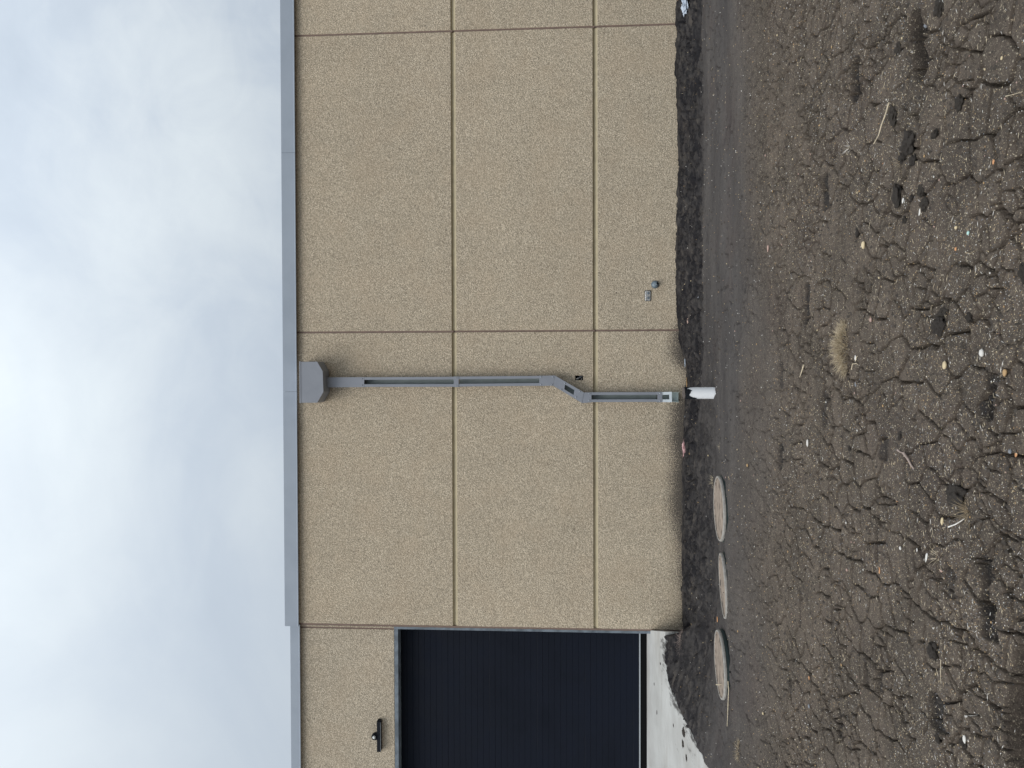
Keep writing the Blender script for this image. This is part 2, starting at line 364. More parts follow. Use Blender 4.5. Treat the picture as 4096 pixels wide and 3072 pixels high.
# photo y grows to the world's left, so 'left edge' = larger y
chan('pipe_section', (((1306,1549.5),(1306,1509.5)), ((1457,1548.5),(1457,1508.5))), M['pipe'], [(0,1,False)])
chan('pipe_section', (((1457.5,1547.5),(1457.5,1509)), ((1816,1547),(1816,1507))), M['pipe'], [(0,1,True)])
chan('pipe_section', (((1834,1546.5),(1834,1506.5)), ((2157,1543),(2157,1503.5))), M['pipe'], [(0,1,True)])
chan('elbow', (((2157,1543.5),(2157,1503)), ((2212.5,1543),(2219,1502))), M['pipe'], [(0,1,False)])
A = np.array([[2212.5,1543.],[2219,1502.]]); B = np.array([[2328.5,1612.],[2336.5,1570.]])
def dl(s): return [tuple(A[i]*(1-s)+B[i]*s) for i in (0,1)]
chan('elbow', (tuple(map(tuple, A+[.6,0])), tuple(map(tuple, B-[.6,0]))), M['pipe'], [(0,.37,False),(.37,.69,True),(.69,1,False)])
chan('elbow', (((2329,1612),(2337,1570)), ((2366,1609.5),(2366,1570))), M['pipe'], [(0,1,False)])
chan('pipe_section', (((2366.5,1608.5),(2366.5,1569.5)), ((2630,1607.5),(2630,1568.5))), M['pipe'], [(0,1,True)])
chan('outlet', (((2648,1608.5),(2648,1568.5)), ((2688,1609),(2687,1567.5))), M['white'], [(0,.74,True),(.74,1,False)], inner=M['pipe_in'])
q = MB(); a, b_ = wp(2688,1607), wp(2688,1570); c_, d_ = wp(2713,1608,-.02), wp(2713,1570,-.02)
q.plate([a, b_, d_, c_], -.03, -.008); q.plate([(a[0]-.002,a[1]), (a[0]+.003,a[1]), (c_[0]+.003,c_[1]), (c_[0]-.002,c_[1])], -.07, -.008)
q.plate([(b_[0]-.003,b_[1]), (b_[0]+.002,b_[1]), (d_[0]+.002,d_[1]), (d_[0]-.003,d_[1])], -.07, -.008)
q.done('outlet_throat', mat('outlet_liner', (.50,.58,.56), .5, var=.06), dsp)
def band(c, scr=True):
    (ax, al, ar), (bx, bl, br) = c
    P = [wp(ax, al), wp(ax, ar), wp(bx, br), wp(bx, bl)]
    q = MB(); q.plate(P, pf-.004, pf+.001)
    for i, j in ((0, 3), (1, 2)):
        s_ = -1 if i == 0 else 1
        q.plate([(P[i][0]-s_*.003, P[i][1]), (P[i][0]+s_*.001, P[i][1]), (P[j][0]+s_*.001, P[j][1]), (P[j][0]-s_*.003, P[j][1])], pf+.0012, -.004)
    o = q.done('strap', M['pipe'], dsp)
    if scr: screws([((ax+bx)/2, al-5), ((ax+bx)/2, ar+5)])
def screws(pts):
    for x, y in pts:
        c = wp(x, y); q = MB(); q.tube([(c[0], pf-.001, c[1]), (c[0], pf-.006, c[1]), (c[0], pf-.009, c[1])], [.0055, .0055, .002], 7); q.done('screw', M['screw'], dsp)
band(((1815.5,1548,1506), (1834.5,1548,1506)))
band(((2629.5,1609,1568), (2648.5,1609,1568)))
screws([(1448,1541),(1448,1515),(2164,1538),(2164,1508),(2206,1538),(2211,1508),(2245,1558),(2259,1533),(2304,1588),(2318,1566),(2357,1602),(2357,1575)])
# conductor head: deep box with splayed lower corners and a receding underside
hy = -.235
def hp(x, y): return wp(x, y, hy)
front = [hp(1199,1611), hp(1199,1447), hp(1269,1446.5), hp(1291,1485), hp(1294,1568), hp(1269,1611)]
cxh = (front[0][0]+front[1][0])/2
q = MB()
bot = [front[0], front[1], front[2], (front[3][0]+.0, front[3][1]), front[4], front[5]]
q.loft([[(x, hy, z) for x, z in front], [(x, -.004, z) for x, z in bot]]); head = q.done('conductor_head', M['pipe'], dsp, bevel=.003)
q = MB(); x0, x1, zz_ = front[0][0], front[1][0], front[0][1]
q.box(x0-.004, x1+.004, hy-.004, -.002, zz_-.014, zz_+.001); q.done('rim', M['pipe'], head)

# ------------------------------------------------------------------ wall fittings
def disc(c, r, k=24, sx=1.0, sz=1.0): return [(c[0]+math.cos(2*math.pi*i/k)*r*sx, c[1], c[2]+math.sin(2*math.pi*i/k)*r*sz) for i in range(k)]
# bar light with sensor over the door
ly0 = LY-.055
bx0, bz1 = wp(1507.5, 3008, ly0); bx1, bz0 = wp(1522.5, 2884, ly0)
wl = tag(empty('wall_light', ((bx0+bx1)/2, LY, bz0)), 'black bar-shaped wall light with a round white-eyed sensor, fixed over the dark door', 'wall light')
q = MB(); q.loft([[(bx0, ly0, bz0), (bx0, ly0, bz1), (bx0, LY-.002, bz1), (bx0, LY-.002, bz0)], [(bx1-.012, ly0, bz0), (bx1-.012, ly0, bz1), (bx1-.012, LY-.002, bz1), (bx1-.012, LY-.002, bz0)], [(bx1, ly0+.02, bz0+.004), (bx1, ly0+.02, bz1-.002), (bx1, LY-.002, bz1-.002), (bx1, LY-.002, bz0+.004)]])
q.done('housing', M['lamp'], wl, bevel=.002)
q = MB(); q.box(bx0+.012, bx1-.02, ly0+.010, ly0+.045, bz0-.002, bz0-.0005); q.done('diffuser', M['lamp'], wl)
q = MB(); q.box(bx0+.006, bx1-.018, ly0-.003, ly0+.002, bz0+.001, bz0+.003); q.done('trim_strip', M['whitestrip'], wl)
sx_, sz_ = wp(1497, 2948.5, LY-.05)
q = MB(); q.loft([disc((sx_, LY-.002, sz_), .034), disc((sx_, LY-.045, sz_), .036), disc((sx_, LY-.066, sz_), .026)]); q.box(sx_-.03, sx_+.03, LY-.058, LY-.002, bz1-.004, sz_-.01); sb = q.done('sensor_body', M['lamp'], wl)
lx_, lz_ = wp(1495.5, 2951, LY-.08)
q = MB(); q.loft([disc((lx_, LY-.064, lz_), .018), disc((lx_, LY-.078, lz_), .017), disc((lx_, LY-.086, lz_), .009)]); q.done('sensor_lens', M['lens'], wl, smooth=True)
# round pipe outlet near the foot of the wall
fx, fz = onwall(2621, 1137.5, -.01)
ft = tag(empty('pipe_outlet', (fx, 0, fz)), 'blue-grey round domed pipe outlet with a black bore, low on the wall', 'pipe outlet')
q = MB(); q.loft([disc((fx, -.0, fz), .045), disc((fx, -.006, fz), .0445), disc((fx+.001, -.022, fz-.003), .033), disc((fx+.003, -.032, fz-.008), .020)]); q.done('flange', M['galv'], ft, smooth=True)
d_ = Vector((.10, -1, -.50)).normalized(); p0 = Vector((fx+.002, -.026, fz-.006))
q = MB(); q.tube([p0, p0+d_*.030, p0+d_*.0305, p0+d_*.022, p0+d_*.012], [.0165, .0155, .0125, .012, .0115], 20); q.done('spout', M['galv'], ft, smooth=False)
q = MB(); q.tube([p0+d_*.024, p0+d_*.0308], [.0122, .0122], 20); q.done('bore', M['dark'], ft)
# two-bolt plate
bxc, bzc = onwall(2591, 1183, 0)
bp_ = tag(empty('bolt_plate', (bxc, 0, bzc)), 'small scuffed silver plate with two bolts, set in the wall beside the round pipe outlet', 'wall plate')
def rrect(w, h, r, y, k=5):
    out = []
    for cx2, cz2, a0 in ((w-r, h-r, 0), (-w+r, h-r, 90), (-w+r, -h+r, 180), (w-r, -h+r, 270)):
        for i in range(k): a = rad(a0+90*i/(k-1)); out.append((bxc+cx2+r*math.cos(a), y, bzc+cz2+r*math.sin(a)))
    return out
q = MB(); q.loft([rrect(.062, .037, .012, .0), rrect(.062, .037, .012, -.0015)]); q.done('rim', M['dark'], bp_)
q = MB(); q.loft([rrect(.056, .031, .010, -.001), rrect(.056, .031, .010, -.010), rrect(.052, .027, .009, -.013)]); q.done('cover', M['zinc'], bp_)
for y in (1173, 1192):
    cx3, cz3 = onwall(2593, y, -.012); q = MB(); q.loft([disc((cx3, -.012, cz3), .014, 16), disc((cx3, -.016, cz3), .013, 16)]); q.loft([disc((cx3, -.016, cz3), .009, 6), disc((cx3, -.024, cz3), .0085, 6)]); q.done('bolt', M['steel'], bp_)
# stone-filled pocket
pk = tag(empty('wall_pocket', ((hx0+hx1)/2, 0, hz0)), 'tiny dark rectangular pocket in the wall filled with grey stones, beside the downspout bend', 'wall pocket')
q = MB(); w_ = .003
q.box(hx0, hx0+w_, .003, .07, hz0, hz1); q.box(hx1-w_, hx1, .003, .07, hz0, hz1); q.box(hx0+w_, hx1-w_, .003, .07, hz1-w_, hz1); q.box(hx0+w_, hx1-w_, .003, .07, hz0, hz0+w_); q.box(hx0+w_, hx1-w_, .07, .08, hz0, hz1)
q.done('liner', M['dark'], pk)

# ------------------------------------------------------------------ stones, clods and the like
def rock_mesh(name, seed, sub=2, rough=.25, flat=.6, elong=1.0, lump=1.3):
    bm = bmesh.new(); bmesh.ops.create_icosphere(bm, subdivisions=sub, radius=.5)
    from mathutils import noise
    for v in bm.verts:
        n = v.co.normalized(); d = noise.noise(n*lump+Vector((seed*3.1, seed*1.7, seed)))*rough*1.4 + noise.noise(n*lump*3+Vector((seed, seed*2.3, 5)))*rough*.5
        v.co = n*(.5+d*.5); v.co.x *= elong; v.co.z *= flat
    me = bpy.data.meshes.new(name); bm.to_mesh(me); bm.free()
    me.polygons.foreach_set('use_smooth', [True]*len(me.polygons)); return me
for i in range(11):
    me = rock_mesh('stone', 40+i, 1, .3, .9); me.materials.append(M['grey'] if i % 3 else M['whitest'])
    o = bpy.data.objects.new('stone', me); C.objects.link(o); o.parent = pk; o.matrix_parent_inverse = Matrix.Translation(-Vector(pk.location))
    o.location = (hx0+.012+(hx1-hx0-.024)*((i*.37) % 1), .03+.01*(i % 3), hz0+.012+(hz1-hz0-.024)*((i*.618+.1) % 1)); s_ = .017+.006*(i % 3); o.scale = (s_, s_, s_)

# ------------------------------------------------------------------ numpy noise for the terrain
def _h(ix, iy, seed):
    n = (ix.astype(np.int64)*374761393 + iy.astype(np.int64)*668265263 + seed*1442695041) & 0xffffffff
    n = ((n ^ (n >> 13))*1274126177) & 0xffffffff
    n = (n ^ (n >> 16))
    n = (n*2246822519) & 0xffffffff
    return ((n ^ (n >> 15)) & 0xffffff)/float(0xffffff)
def vn(x, y, seed=0):
    ix, iy = np.floor(x), np.floor(y); fx_, fy_ = x-ix, y-iy
    u = fx_*fx_*fx_*(fx_*(fx_*6-15)+10); v = fy_*fy_*fy_*(fy_*(fy_*6-15)+10)
    a, b, c, d = _h(ix, iy, seed), _h(ix+1, iy, seed), _h(ix, iy+1, seed), _h(ix+1, iy+1, seed)
    return (a*(1-u)+b*u)*(1-v)+(c*(1-u)+d*u)*v*1.0 - .5
def fbm(x, y, s, oct=4, seed=0, g=.5):
    r = 0; a = 1; t = 0; ca, sa = .8, .6
    for i in range(oct):
        r = r+vn(x*s+i*17.3, y*s-i*9.1, seed+i)*a; t += a; a *= g; s *= 2.03; x, y = x*ca-y*sa, x*sa+y*ca
    return r/t*2
def voro(x, y, s, seed, jit=.9):      # distance to the nearest cell wall, and a value per cell
    X_, Y_ = x*s, y*s; ix, iy = np.floor(X_), np.floor(Y_)
    f1 = np.full(x.shape, 9.); px = np.zeros_like(x); py = np.zeros_like(x); cid = np.zeros_like(x)
    pts = []
    for dx in (-1, 0, 1):
        for dy in (-1, 0, 1):
            jx_ = ix+dx; jy_ = iy+dy; qx = jx_+.5+(_h(jx_, jy_, seed)-.5)*jit-X_; qy = jy_+.5+(_h(jx_, jy_, seed+77)-.5)*jit-Y_
            d = qx*qx+qy*qy; m_ = d < f1; f1 = np.where(m_, d, f1); px = np.where(m_, qx, px); py = np.where(m_, qy, py); cid = np.where(m_, _h(jx_, jy_, seed+5), cid); pts.append((qx, qy))
    e = np.full(x.shape, 9.)
    for qx, qy in pts:
        ddx, ddy = qx-px, qy-py; l = np.sqrt(ddx*ddx+ddy*ddy); ok = l > 1e-4
        dd = ((qx+px)*.5*ddx+(qy+py)*.5*ddy)/np.where(ok, l, 1); e = np.where(ok, np.minimum(e, dd), e)
    return e/s, cid
def ss(a, b, x): t = np.clip((x-a)/(b-a), 0, 1); return t*t*(3-2*t)

# slab (driveway) plane: falls 10 % away from the door sill
SZ0, SY0, SG = zs_, DY, .10
def slabz(y): return SZ0-SG*(SY0-y)
def onslab(x, y):
    d = ray(x, y); # z = SZ0 - SG*(SY0 - Y)
    t = (SZ0-SG*SY0+SG*CAM[1]-CAM[2])/(d[2]-SG*d[1]); p = CAM+d*t; return float(p[0]), float(p[1])
edge_px = [(2661,2527),(2661,2570),(2661,2612),(2664,2679),(2676,2738),(2692,2776),(2709,2816),(2733,2869),(2768,2935),(2795,2993),(2837,3069),(2890,3150)]
EP = [onslab(*p) for p in edge_px]
P0 = EP[0]; corner = (xL+.0, 0.0)
last = EP[-1]; EPX = EP+[(last[0]-1.2, last[1]-.9), (last[0]-4.5, last[1]-1.6)]
POLY = [(P0[0]-.30, .16), corner] + EPX + [(-12., last[1]-1.7), (-12., .16)]
POLY[0] = (corner[0], .19)
def polydist(x, y, pts):
    best = np.full(x.shape, 1e9); by = np.zeros_like(x)
    for (ax, ay), (bx_, by_) in zip(pts[:-1], pts[1:]):
        dx, dy = bx_-ax, by_-ay; t = np.clip(((x-ax)*dx+(y-ay)*dy)/(dx*dx+dy*dy), 0, 1)
        qx, qy = ax+dx*t, ay+dy*t; d = np.hypot(x-qx, y-qy); m_ = d < best; best = np.where(m_, d, best); by = np.where(m_, qy, by)
    return best, by
def inside(x, y, poly):
    r = np.zeros(x.shape, bool)
    for i in range(len(poly)):
        (ax, ay), (bx_, by_) = poly[i], poly[(i+1) % len(poly)]
        c = ((ay > y) != (by_ > y)) & (x < (bx_-ax)*(y-ay)/((by_-ay) if by_ != ay else 1e-9)+ax); r ^= c
    return r
# soil level against the wall, read off the photograph
wy = [(2700,0),(2702,300),(2712,620),(2704,850),(2700,1000),(2702,1150),(2708,1270),(2712,1330),(2722,1400),(2740,1460),(2744,1520),(2742,1590),(2736,1640),(2731,1720),(2727,1900),(2727,2200),(2727,2524)]
WPX, WPZ = zip(*sorted(onwall(a, b_, 0.0) for a, b_ in wy))
WPX = np.array(WPX); WPZ = np.array(WPZ)
def onflat(x, y, z=0.0):
    d = ray(x, y); t = (z-CAM[2])/d[2]; p = CAM+d*t; return float(p[0]), float(p[1])
# shoe prints: centre px, length px along y, half width m, angle, depth
prints = [((3428,320),190,.05,.10,.018),((3305,770),150,.055,.06,.016),((3222,1215),170,.055,-.04,.016),((3122,1500),110,.05,.0,.010),((3118,1825),115,.05,.05,.016),
          ((3690,180),300,.055,.25,.05),((3950,1590),190,.05,-.25,.016),((3945,2350),260,.04,.1,.020),((3960,2480),170,.05,.05,.016),((3795,2330),130,.045,-.05,.009),((3498,2180),150,.02,.05,.012),
          ((3350,2890),130,.03,.0,.012),((3458,2700),110,.022,.1,.016),((3505,2720),100,.02,.1,.012),((3730,2850),150,.06,.1,.014),((3420,1500),70,.012,.0,.016),((3525,1790),110,.045,-.1,.010),
          ((3195,2430),160,.02,.0,.012),((3155,2740),110,.02,.2,.010),((3290,1640),140,.05,0,.008),((3120,640),110,.012,0,.010),((3080,1180),100,.012,.1,.009),((2985,1150),50,.015,0,.008)]
PR = []
for (px_, py_), ln, hw, an, dp in prints:
    a = onflat(px_, py_-ln/2); b_ = onflat(px_, py_+ln/2); c = onflat(px_, py_); PR.append((c, math.hypot(a[0]-b_[0], a[1]-b_[1])/2, hw, an, dp))
deep = [onflat(4125, 2930), .12, .27]
RC = []
for p_, h_ in (((2876,2034),(.022,.065)),((2889,2342),(.034,.12)),((2879,2657),(.022,.065))): RC.append((*onflat(p_[0], p_[1], .05), h_))
def terrain(x, y, attrs=False):
    far = ss(-1.35, -1.05, y+fbm(x, y, 1.3, 2, 3)*.05+ss(.6, -.6, x)*-.15)    # rough backfill strip by the wall
    leftr = ss(1.2, -1.5, x)*ss(-2.3, -1.5, y)
    crack = ss(-2.2, -3.7, y+fbm(x, y, .8, 3, 9)*.6)
    zw = np.interp(x, WPX, WPZ)
    z = zw*ss(-1.3, -.15, y)
    z = z + fbm(x, y, .45, 3, 1)*.030*ss(.0, -1.6, y) + fbm(x, y, 2.2, 3, 21)*.007*(1-far)
    # backfill clods
    rough = np.maximum(far, leftr*.75)
    stx = x*.75
    cl = fbm(stx, y*1.1, 7, 5, 31, .62); e1, id1 = voro(stx+cl*.02, y+cl*.03, 11, 51)
    rn = np.abs(fbm(x*.55, y, 8, 4, 33, .6))
    rz_ = ss(-.02, -.40, y)*.75+.25
    z = z + rough*rz_*(cl*.036 + (rn-.25)*.10 + (id1-.5)*.030 - .030*np.exp(-(e1/.012)**2)*(id1 > .3))
    pits = ss(.30, .55, fbm(x*.5, y, 11, 3, 91)+.12)
    z = z - rough*rz_*pits*.065
    for (rx, ry, rh) in RC:
        dd = np.hypot(x-rx, y-ry); kk = ss(.62, .33, dd); z = z*(1-kk)+(rh[0]+rh[1]*(ry-y)+fbm(x, y, 9, 3, 141)*.014)*kk
    
    z = z - .020*np.exp(-((y+1.18+fbm(x, y, 2.0, 3, 71)*.05)/.035)**2)*ss(-.3, .6, x)     # ragged lip where the strip ends
    # smooth trampled band: faint drag lines along the wall
    band_ = (1-rough)*(1-crack)
    z = z + band_*(fbm(x*.18, y, 9, 4, 41)*.0045 + fbm(x, y, 30, 3, 43)*.0016)
    pp = ss(.48, .66, fbm(x*.6, y, 15, 2, 47)+.08); z = z - (1-rough)*(1-.5*crack)*pp*.015
    z = z + band_*fbm(x*.4, y, 17, 3, 49)*.0045
    # cracked foreground
    wx = x+fbm(x, y, 6, 3, 61)*.035; wy_ = y+fbm(x, y, 6, 3, 65)*.035
    e2, id2 = voro(wx, wy_, 7.6, 11); e3, id3 = voro(wx+3, wy_+1, 13.5, 13)
    g2_ = ss(-.42, -.05, fbm(x, y, 4.2, 3, 81)); g3_ = ss(-.02, .30, fbm(x, y, 5.1, 3, 85))
    w2 = .0030+.0026*g2_*(.6+fbm(x, y, 9, 2, 87)*.9).clip(.2, 1.7); cm = crack*(.55+.45*ss(-3.2, -4.4, y))
    cr = np.exp(-(e2/w2)**4)*g2_*.055 + np.exp(-(e3/.0036)**4)*g3_*.028
    z = z - cm*cr + cm*((id2-.5)*.0035 + (1-np.exp(-(e2/.03)**2))*.002)
    # the band has finer, sparser cracks
    e4, _i = voro(x*.8+fbm(x, y, 8, 2, 62)*.03, y+fbm(x, y, 8, 2, 63)*.03, 9, 15); g4 = ss(.0, .25, fbm(x, y, 3.1, 3, 83))
    z = z - (1-cm)*(1-rough*.7)*np.exp(-(e4/.0050)**4)*g4*.026
    z = z + crack*(fbm(x, y, 14, 4, 101, .6)*.0042 + fbm(x, y, 70, 2, 103)*.0026)
    wet_shade = rough*.80+rough*pits*.2  # damp backfill, its pits darkened further as painted-in shade
    for (cx_, cyy), hl, hw, an, dp in PR:
        ca, sa = math.cos(an), math.sin(an); u = (x-cx_)*ca+(y-cyy)*sa; v = -(x-cx_)*sa+(y-cyy)*ca
        near = (abs(u) < hl*1.6) & (abs(v) < hw*2.2)
        if not near.any(): continue
        wob = fbm(x, y, 18, 3, 111)*.10
        k = (u/hl)**4+(np.abs(v)/(hw*(1-.22*np.cos(u/hl*3.1))))**2.6
        m_ = ss(1.10, .70, k+wob*2)*near; rm = np.exp(-((k-1.35)/.35)**2)*near
        z = z - m_*dp*1.3 + rm*dp*.25 + m_*(fbm(x, y, 26, 3, 113)*.016 + np.sin(u*150)*.0012*(hw > .03)); wet_shade = np.maximum(wet_shade, m_*min(1, .30+dp*42))
    (dx_, dy_), ra, rb = deep
    k = np.sqrt(((x-dx_)/rb)**2+((y-dy_)/ra)**2)+fbm(x, y, 9, 3, 121)*.12; m_ = ss(1.04, .90, k); z = z - m_*(.13-np.sin((x*.6+y)*130)*.006); wet_shade = np.maximum(wet_shade, m_*.9)
    # soil banked against the drive slab
    s_, ey = polydist(x, y, EPX); ins = inside(x, y, POLY)
    ez = slabz(ey)+.012+fbm(x, y, 12, 3, 131)*.012
    az = (x-CAM[0])/(y-CAM[1]); az0 = (P0[0]-CAM[0])/(P0[1]-CAM[1]); off = (az-az0)*(y-CAM[1])
    wR = 1-ss(-.05, .01+.40*np.maximum(0, P0[1]-y), off); k = np.exp(-(s_/.55)**1.7)*wR
    z = np.where(ins, np.minimum(slabz(y)-.11, z*0+9), z*(1-k)+np.maximum(ez+z*.6, z)*k)
    z = np.where(y > .02, np.minimum(z, -.25+0*z) if True else z, z)
    if attrs: return z, np.clip(wet_shade, 0, 1), crack, np.clip(rough, 0, 1)
    return z
def gz(x, y): return float(terrain(np.array([x]), np.array([y]))[0])
def ground_at(px_, py_):
    z = 0.0
    for i in range(5):
        x, y = onflat(px_, py_, z); z = gz(x, min(y, -.01))*.7+z*.3 if i else gz(x, min(y, -.01))
    return x, y, z
def pxm(x, y, z):     # metres per photograph pixel at a point
    return float(np.dot(np.array([x, y, z])-CAM, Fw))/FPX

# ------------------------------------------------------------------ ground sheet
rows = []; yv = -6.35
while yv < .02: rows.append(yv); yv += .0030*((yv+CAMD)/2.0)**1.12
rows += [.03, .5, 3, 9, 30, 120]; rows = [-130, -50, -22, -12, -9, -7.6, -6.9, -6.6, -6.45]+rows
ny_in = len(rows)
s_in = np.linspace(-1, 1, 1040); ext = [.25, .9, 2.4, 6, 15, 40, 120]
cols = np.concatenate([[-1]*len(ext), s_in, [1]*len(ext)]); exo = np.concatenate([[-e for e in ext[::-1]], s_in*0, ext])
yy = np.array(rows)[:, None]*np.ones((1, len(cols)))
hw = .62*np.clip(yy+CAMD, 1.5, 8.2)+.10
xx = cols[None, :]*hw+exo[None, :]
z, wet_shade, crk, rgh = terrain(xx.ravel(), yy.ravel(), True)
nv = xx.size; nr, nc = xx.shape
ZG = z.reshape(nr, nc); YR = np.array(rows); NE = len(ext)
def gz(x, y):        # soil height read back from the sheet itself
    r = int(np.clip(np.searchsorted(YR, y)-1, 0, nr-2)); ty = (y-YR[r])/(YR[r+1]-YR[r]); out = []
    for k in (r, r+1):
        u = np.clip(x/hw[k, 0], -1, 1); c = (u+1)/2*(len(s_in)-1); ci = min(int(c), len(s_in)-2); f = c-ci
        out.append(ZG[k, NE+ci]*(1-f)+ZG[k, NE+ci+1]*f)
    return float(out[0]*(1-ty)+out[1]*ty)
vs = np.stack([xx.ravel(), yy.ravel(), z], 1).astype(np.float32)
idx = np.arange(nv).reshape(nr, nc); fa = np.stack([idx[:-1,:-1], idx[:-1,1:], idx[1:,1:], idx[1:,:-1]], -1).reshape(-1, 4).astype(np.int32)
me = bpy.data.meshes.new('ground'); me.vertices.add(nv); me.vertices.foreach_set('co', vs.ravel())
me.loops.add(fa.size); me.loops.foreach_set('vertex_index', fa.ravel()); me.polygons.add(len(fa)); me.polygons.foreach_set('loop_start', np.arange(0, fa.size, 4, dtype=np.int32)); me.polygons.foreach_set('loop_total', np.full(len(fa), 4, np.int32))
me.update(); me.polygons.foreach_set('use_smooth', np.ones(len(fa), bool))
for nme, arr in (('damp_shade', wet_shade), ('crumbly', crk), ('backfill', rgh)):
    at_ = me.attributes.new(nme, 'FLOAT', 'POINT'); at_.data.foreach_set('value', arr.astype(np.float32))
def soil_mat():
    m = bpy.data.materials.new('dark_soil'); m.use_nodes = True; nt = m.node_tree; b = nt.nodes['Principled BSDF']
    b.inputs['Specular IOR Level'].default_value = .25
    t = N(nt, 'ShaderNodeTexCoord'); P = t.outputs['Object']
    A_ = {k: N(nt, 'ShaderNodeAttribute', attribute_name=k).outputs['Fac'] for k in ('damp_shade', 'crumbly', 'backfill')}
    def noi(s, d=5.0, r=.6, sc_=(1,1,1)):
        mp = N(nt, 'ShaderNodeMapping'); L(nt, P, mp.inputs[0]); mp.inputs['Scale'].default_value = sc_
        n = N(nt, 'ShaderNodeTexNoise', ins={'Scale': s, 'Detail': d, 'Roughness': r}); L(nt, mp.outputs[0], n.inputs['Vector']); return n.outputs[0]
    smooth_ = mix(nt, maprange(nt, noi(3.4, 7, .7, (.22,1,1)), .35, .65), (.054,.049,.048), (.086,.078,.074))
    crumb = mix(nt, maprange(nt, noi(3.0), .35, .65), (.084,.067,.053), (.126,.099,.078))
    col = mix(nt, A_['crumbly'], smooth_, crumb)
    col = mix(nt, maprange(nt, noi(1.1, 3), .52, .68, 0, .35), col, (.070,.052,.046))
    col = mix(nt, mth(nt, 'MULTIPLY', maprange(nt, noi(38, 4, .7), .45, .72), .5), col, (.030,.026,.024))
    col = mix(nt, mth(nt, 'MULTIPLY', A_['damp_shade'], .88), col, (.019,.017,.017))
    # black streaks paint pit shade into the loose backfill, drier brown crusts between
    bs = noi(13, 6, .72, (.30,1,1))
    col = mix(nt, mth(nt, 'MULTIPLY', A_['backfill'], maprange(nt, bs, .45, .56)), col, (.008,.007,.009))
    col = mix(nt, mth(nt, 'MULTIPLY', A_['backfill'], maprange(nt, bs, .45, .34, 0, .8)), col, (.075,.064,.055))
    # sand grains on the crumbly foreground
    for s, th, cc in ((190, .74, (.30,.255,.19)), (330, .70, (.20,.17,.13)), (120, .95, (.46,.40,.30))):
        v = N(nt, 'ShaderNodeTexVoronoi', ins={'Scale': float(s)}); L(nt, P, v.inputs['Vector'])
        sp = N(nt, 'ShaderNodeSeparateColor'); L(nt, v.outputs['Color'], sp.inputs[0])
        g = mth(nt, 'MULTIPLY', mth(nt, 'GREATER_THAN', sp.outputs[0], th), mth(nt, 'LESS_THAN', v.outputs['Distance'], .38))
        dens = mth(nt, 'MULTIPLY', mth(nt, 'ADD', .10, mth(nt, 'MULTIPLY', A_['crumbly'], .75)), mth(nt, 'SUBTRACT', 1.0, mth(nt, 'MULTIPLY', A_['damp_shade'], .7)))
        col = mix(nt, mth(nt, 'MULTIPLY', g, dens), col, cc)
    L(nt, col, b.inputs['Base Color'])
    L(nt, maprange(nt, A_['damp_shade'], 0, 1, .92, .72), b.inputs['Roughness'])
    hgt = mth(nt, 'ADD', mth(nt, 'MULTIPLY', noi(55, 6, .7), mth(nt, 'ADD', .5, mth(nt, 'MULTIPLY', A_['crumbly'], .6))), mth(nt, 'MULTIPLY', noi(190, 4, .7), mth(nt, 'ADD', .22, mth(nt, 'MULTIPLY', A_['crumbly'], .4))))
    bp = N(nt, 'ShaderNodeBump', ins={'Strength': 1.0, 'Distance': .010}); L(nt, hgt, bp.inputs['Height']); L(nt, bp.outputs[0], b.inputs['Normal'])
    return m
me.materials.append(soil_mat())
go = bpy.data.objects.new('ground', me); C.objects.link(go); tag(go, 'dark cracked bare soil sloping gently up to the wall', kind='structure')

# ------------------------------------------------------------------ drive slab
def slab_mat():
    m = bpy.data.materials.new('pale_concrete'); m.use_nodes = True; nt = m.node_tree; b = nt.nodes['Principled BSDF']; b.inputs['Roughness'].default_value = .75
    t = N(nt, 'ShaderNodeTexCoord'); P = t.outputs['Object']
    at_ = N(nt, 'ShaderNodeAttribute', attribute_name='edge').outputs['Fac']
    def noi(s, d=5.0, r=.6, sc_=(1,1,1), rz=0):
        mp = N(nt, 'ShaderNodeMapping'); L(nt, P, mp.inputs[0]); mp.inputs['Scale'].default_value = sc_; mp.inputs['Rotation'].default_value = (0,0,rz)
        n = N(nt, 'ShaderNodeTexNoise', ins={'Scale': s, 'Detail': d, 'Roughness': r}); L(nt, mp.outputs[0], n.inputs['Vector']); return n.outputs[0]
    col = mix(nt, maprange(nt, noi(2.5), .3, .7), (.42,.415,.395), (.52,.52,.50))
    col = mix(nt, maprange(nt, noi(2.0, 6, .65, (.35,1.6,1), .3), .45, .65, 0, .65), col, (.34,.32,.29))
    sm = maprange(nt, mth(nt, 'ADD', noi(7, 8, .8, (1,.35,1)), mth(nt, 'MULTIPLY', at_, .17)), .62, .74)
    col = mix(nt, mth(nt, 'MULTIPLY', sm, .9), col, (.035,.030,.027))
    L(nt, col, b.inputs['Base Color'])
    bp = N(nt, 'ShaderNodeBump', ins={'Strength': .6, 'Distance': .002}); L(nt, noi(60), bp.inputs['Height']); L(nt, bp.outputs[0], b.inputs['Normal'])
    return m
top = [(x, y, slabz(y)) for x, y in POLY]
def slab_piece(poly, name):
    bm = bmesh.new(); tv = [bm.verts.new(p) for p in poly]; f = bm.faces.new(tv)
    r = bmesh.ops.extrude_face_region(bm, geom=[f]); ev = [g for g in r['geom'] if isinstance(g, bmesh.types.BMVert)]
    for v in ev: v.co.z -= .15
    bmesh.ops.recalc_face_normals(bm, faces=bm.faces)
    return bm
bm = slab_piece(top, 'driveway')
ysplit = onslab(2664, 2900)[1]      # tooled joint parallel to the door
tops = [f for f in bm.faces if f.normal.z > .5]
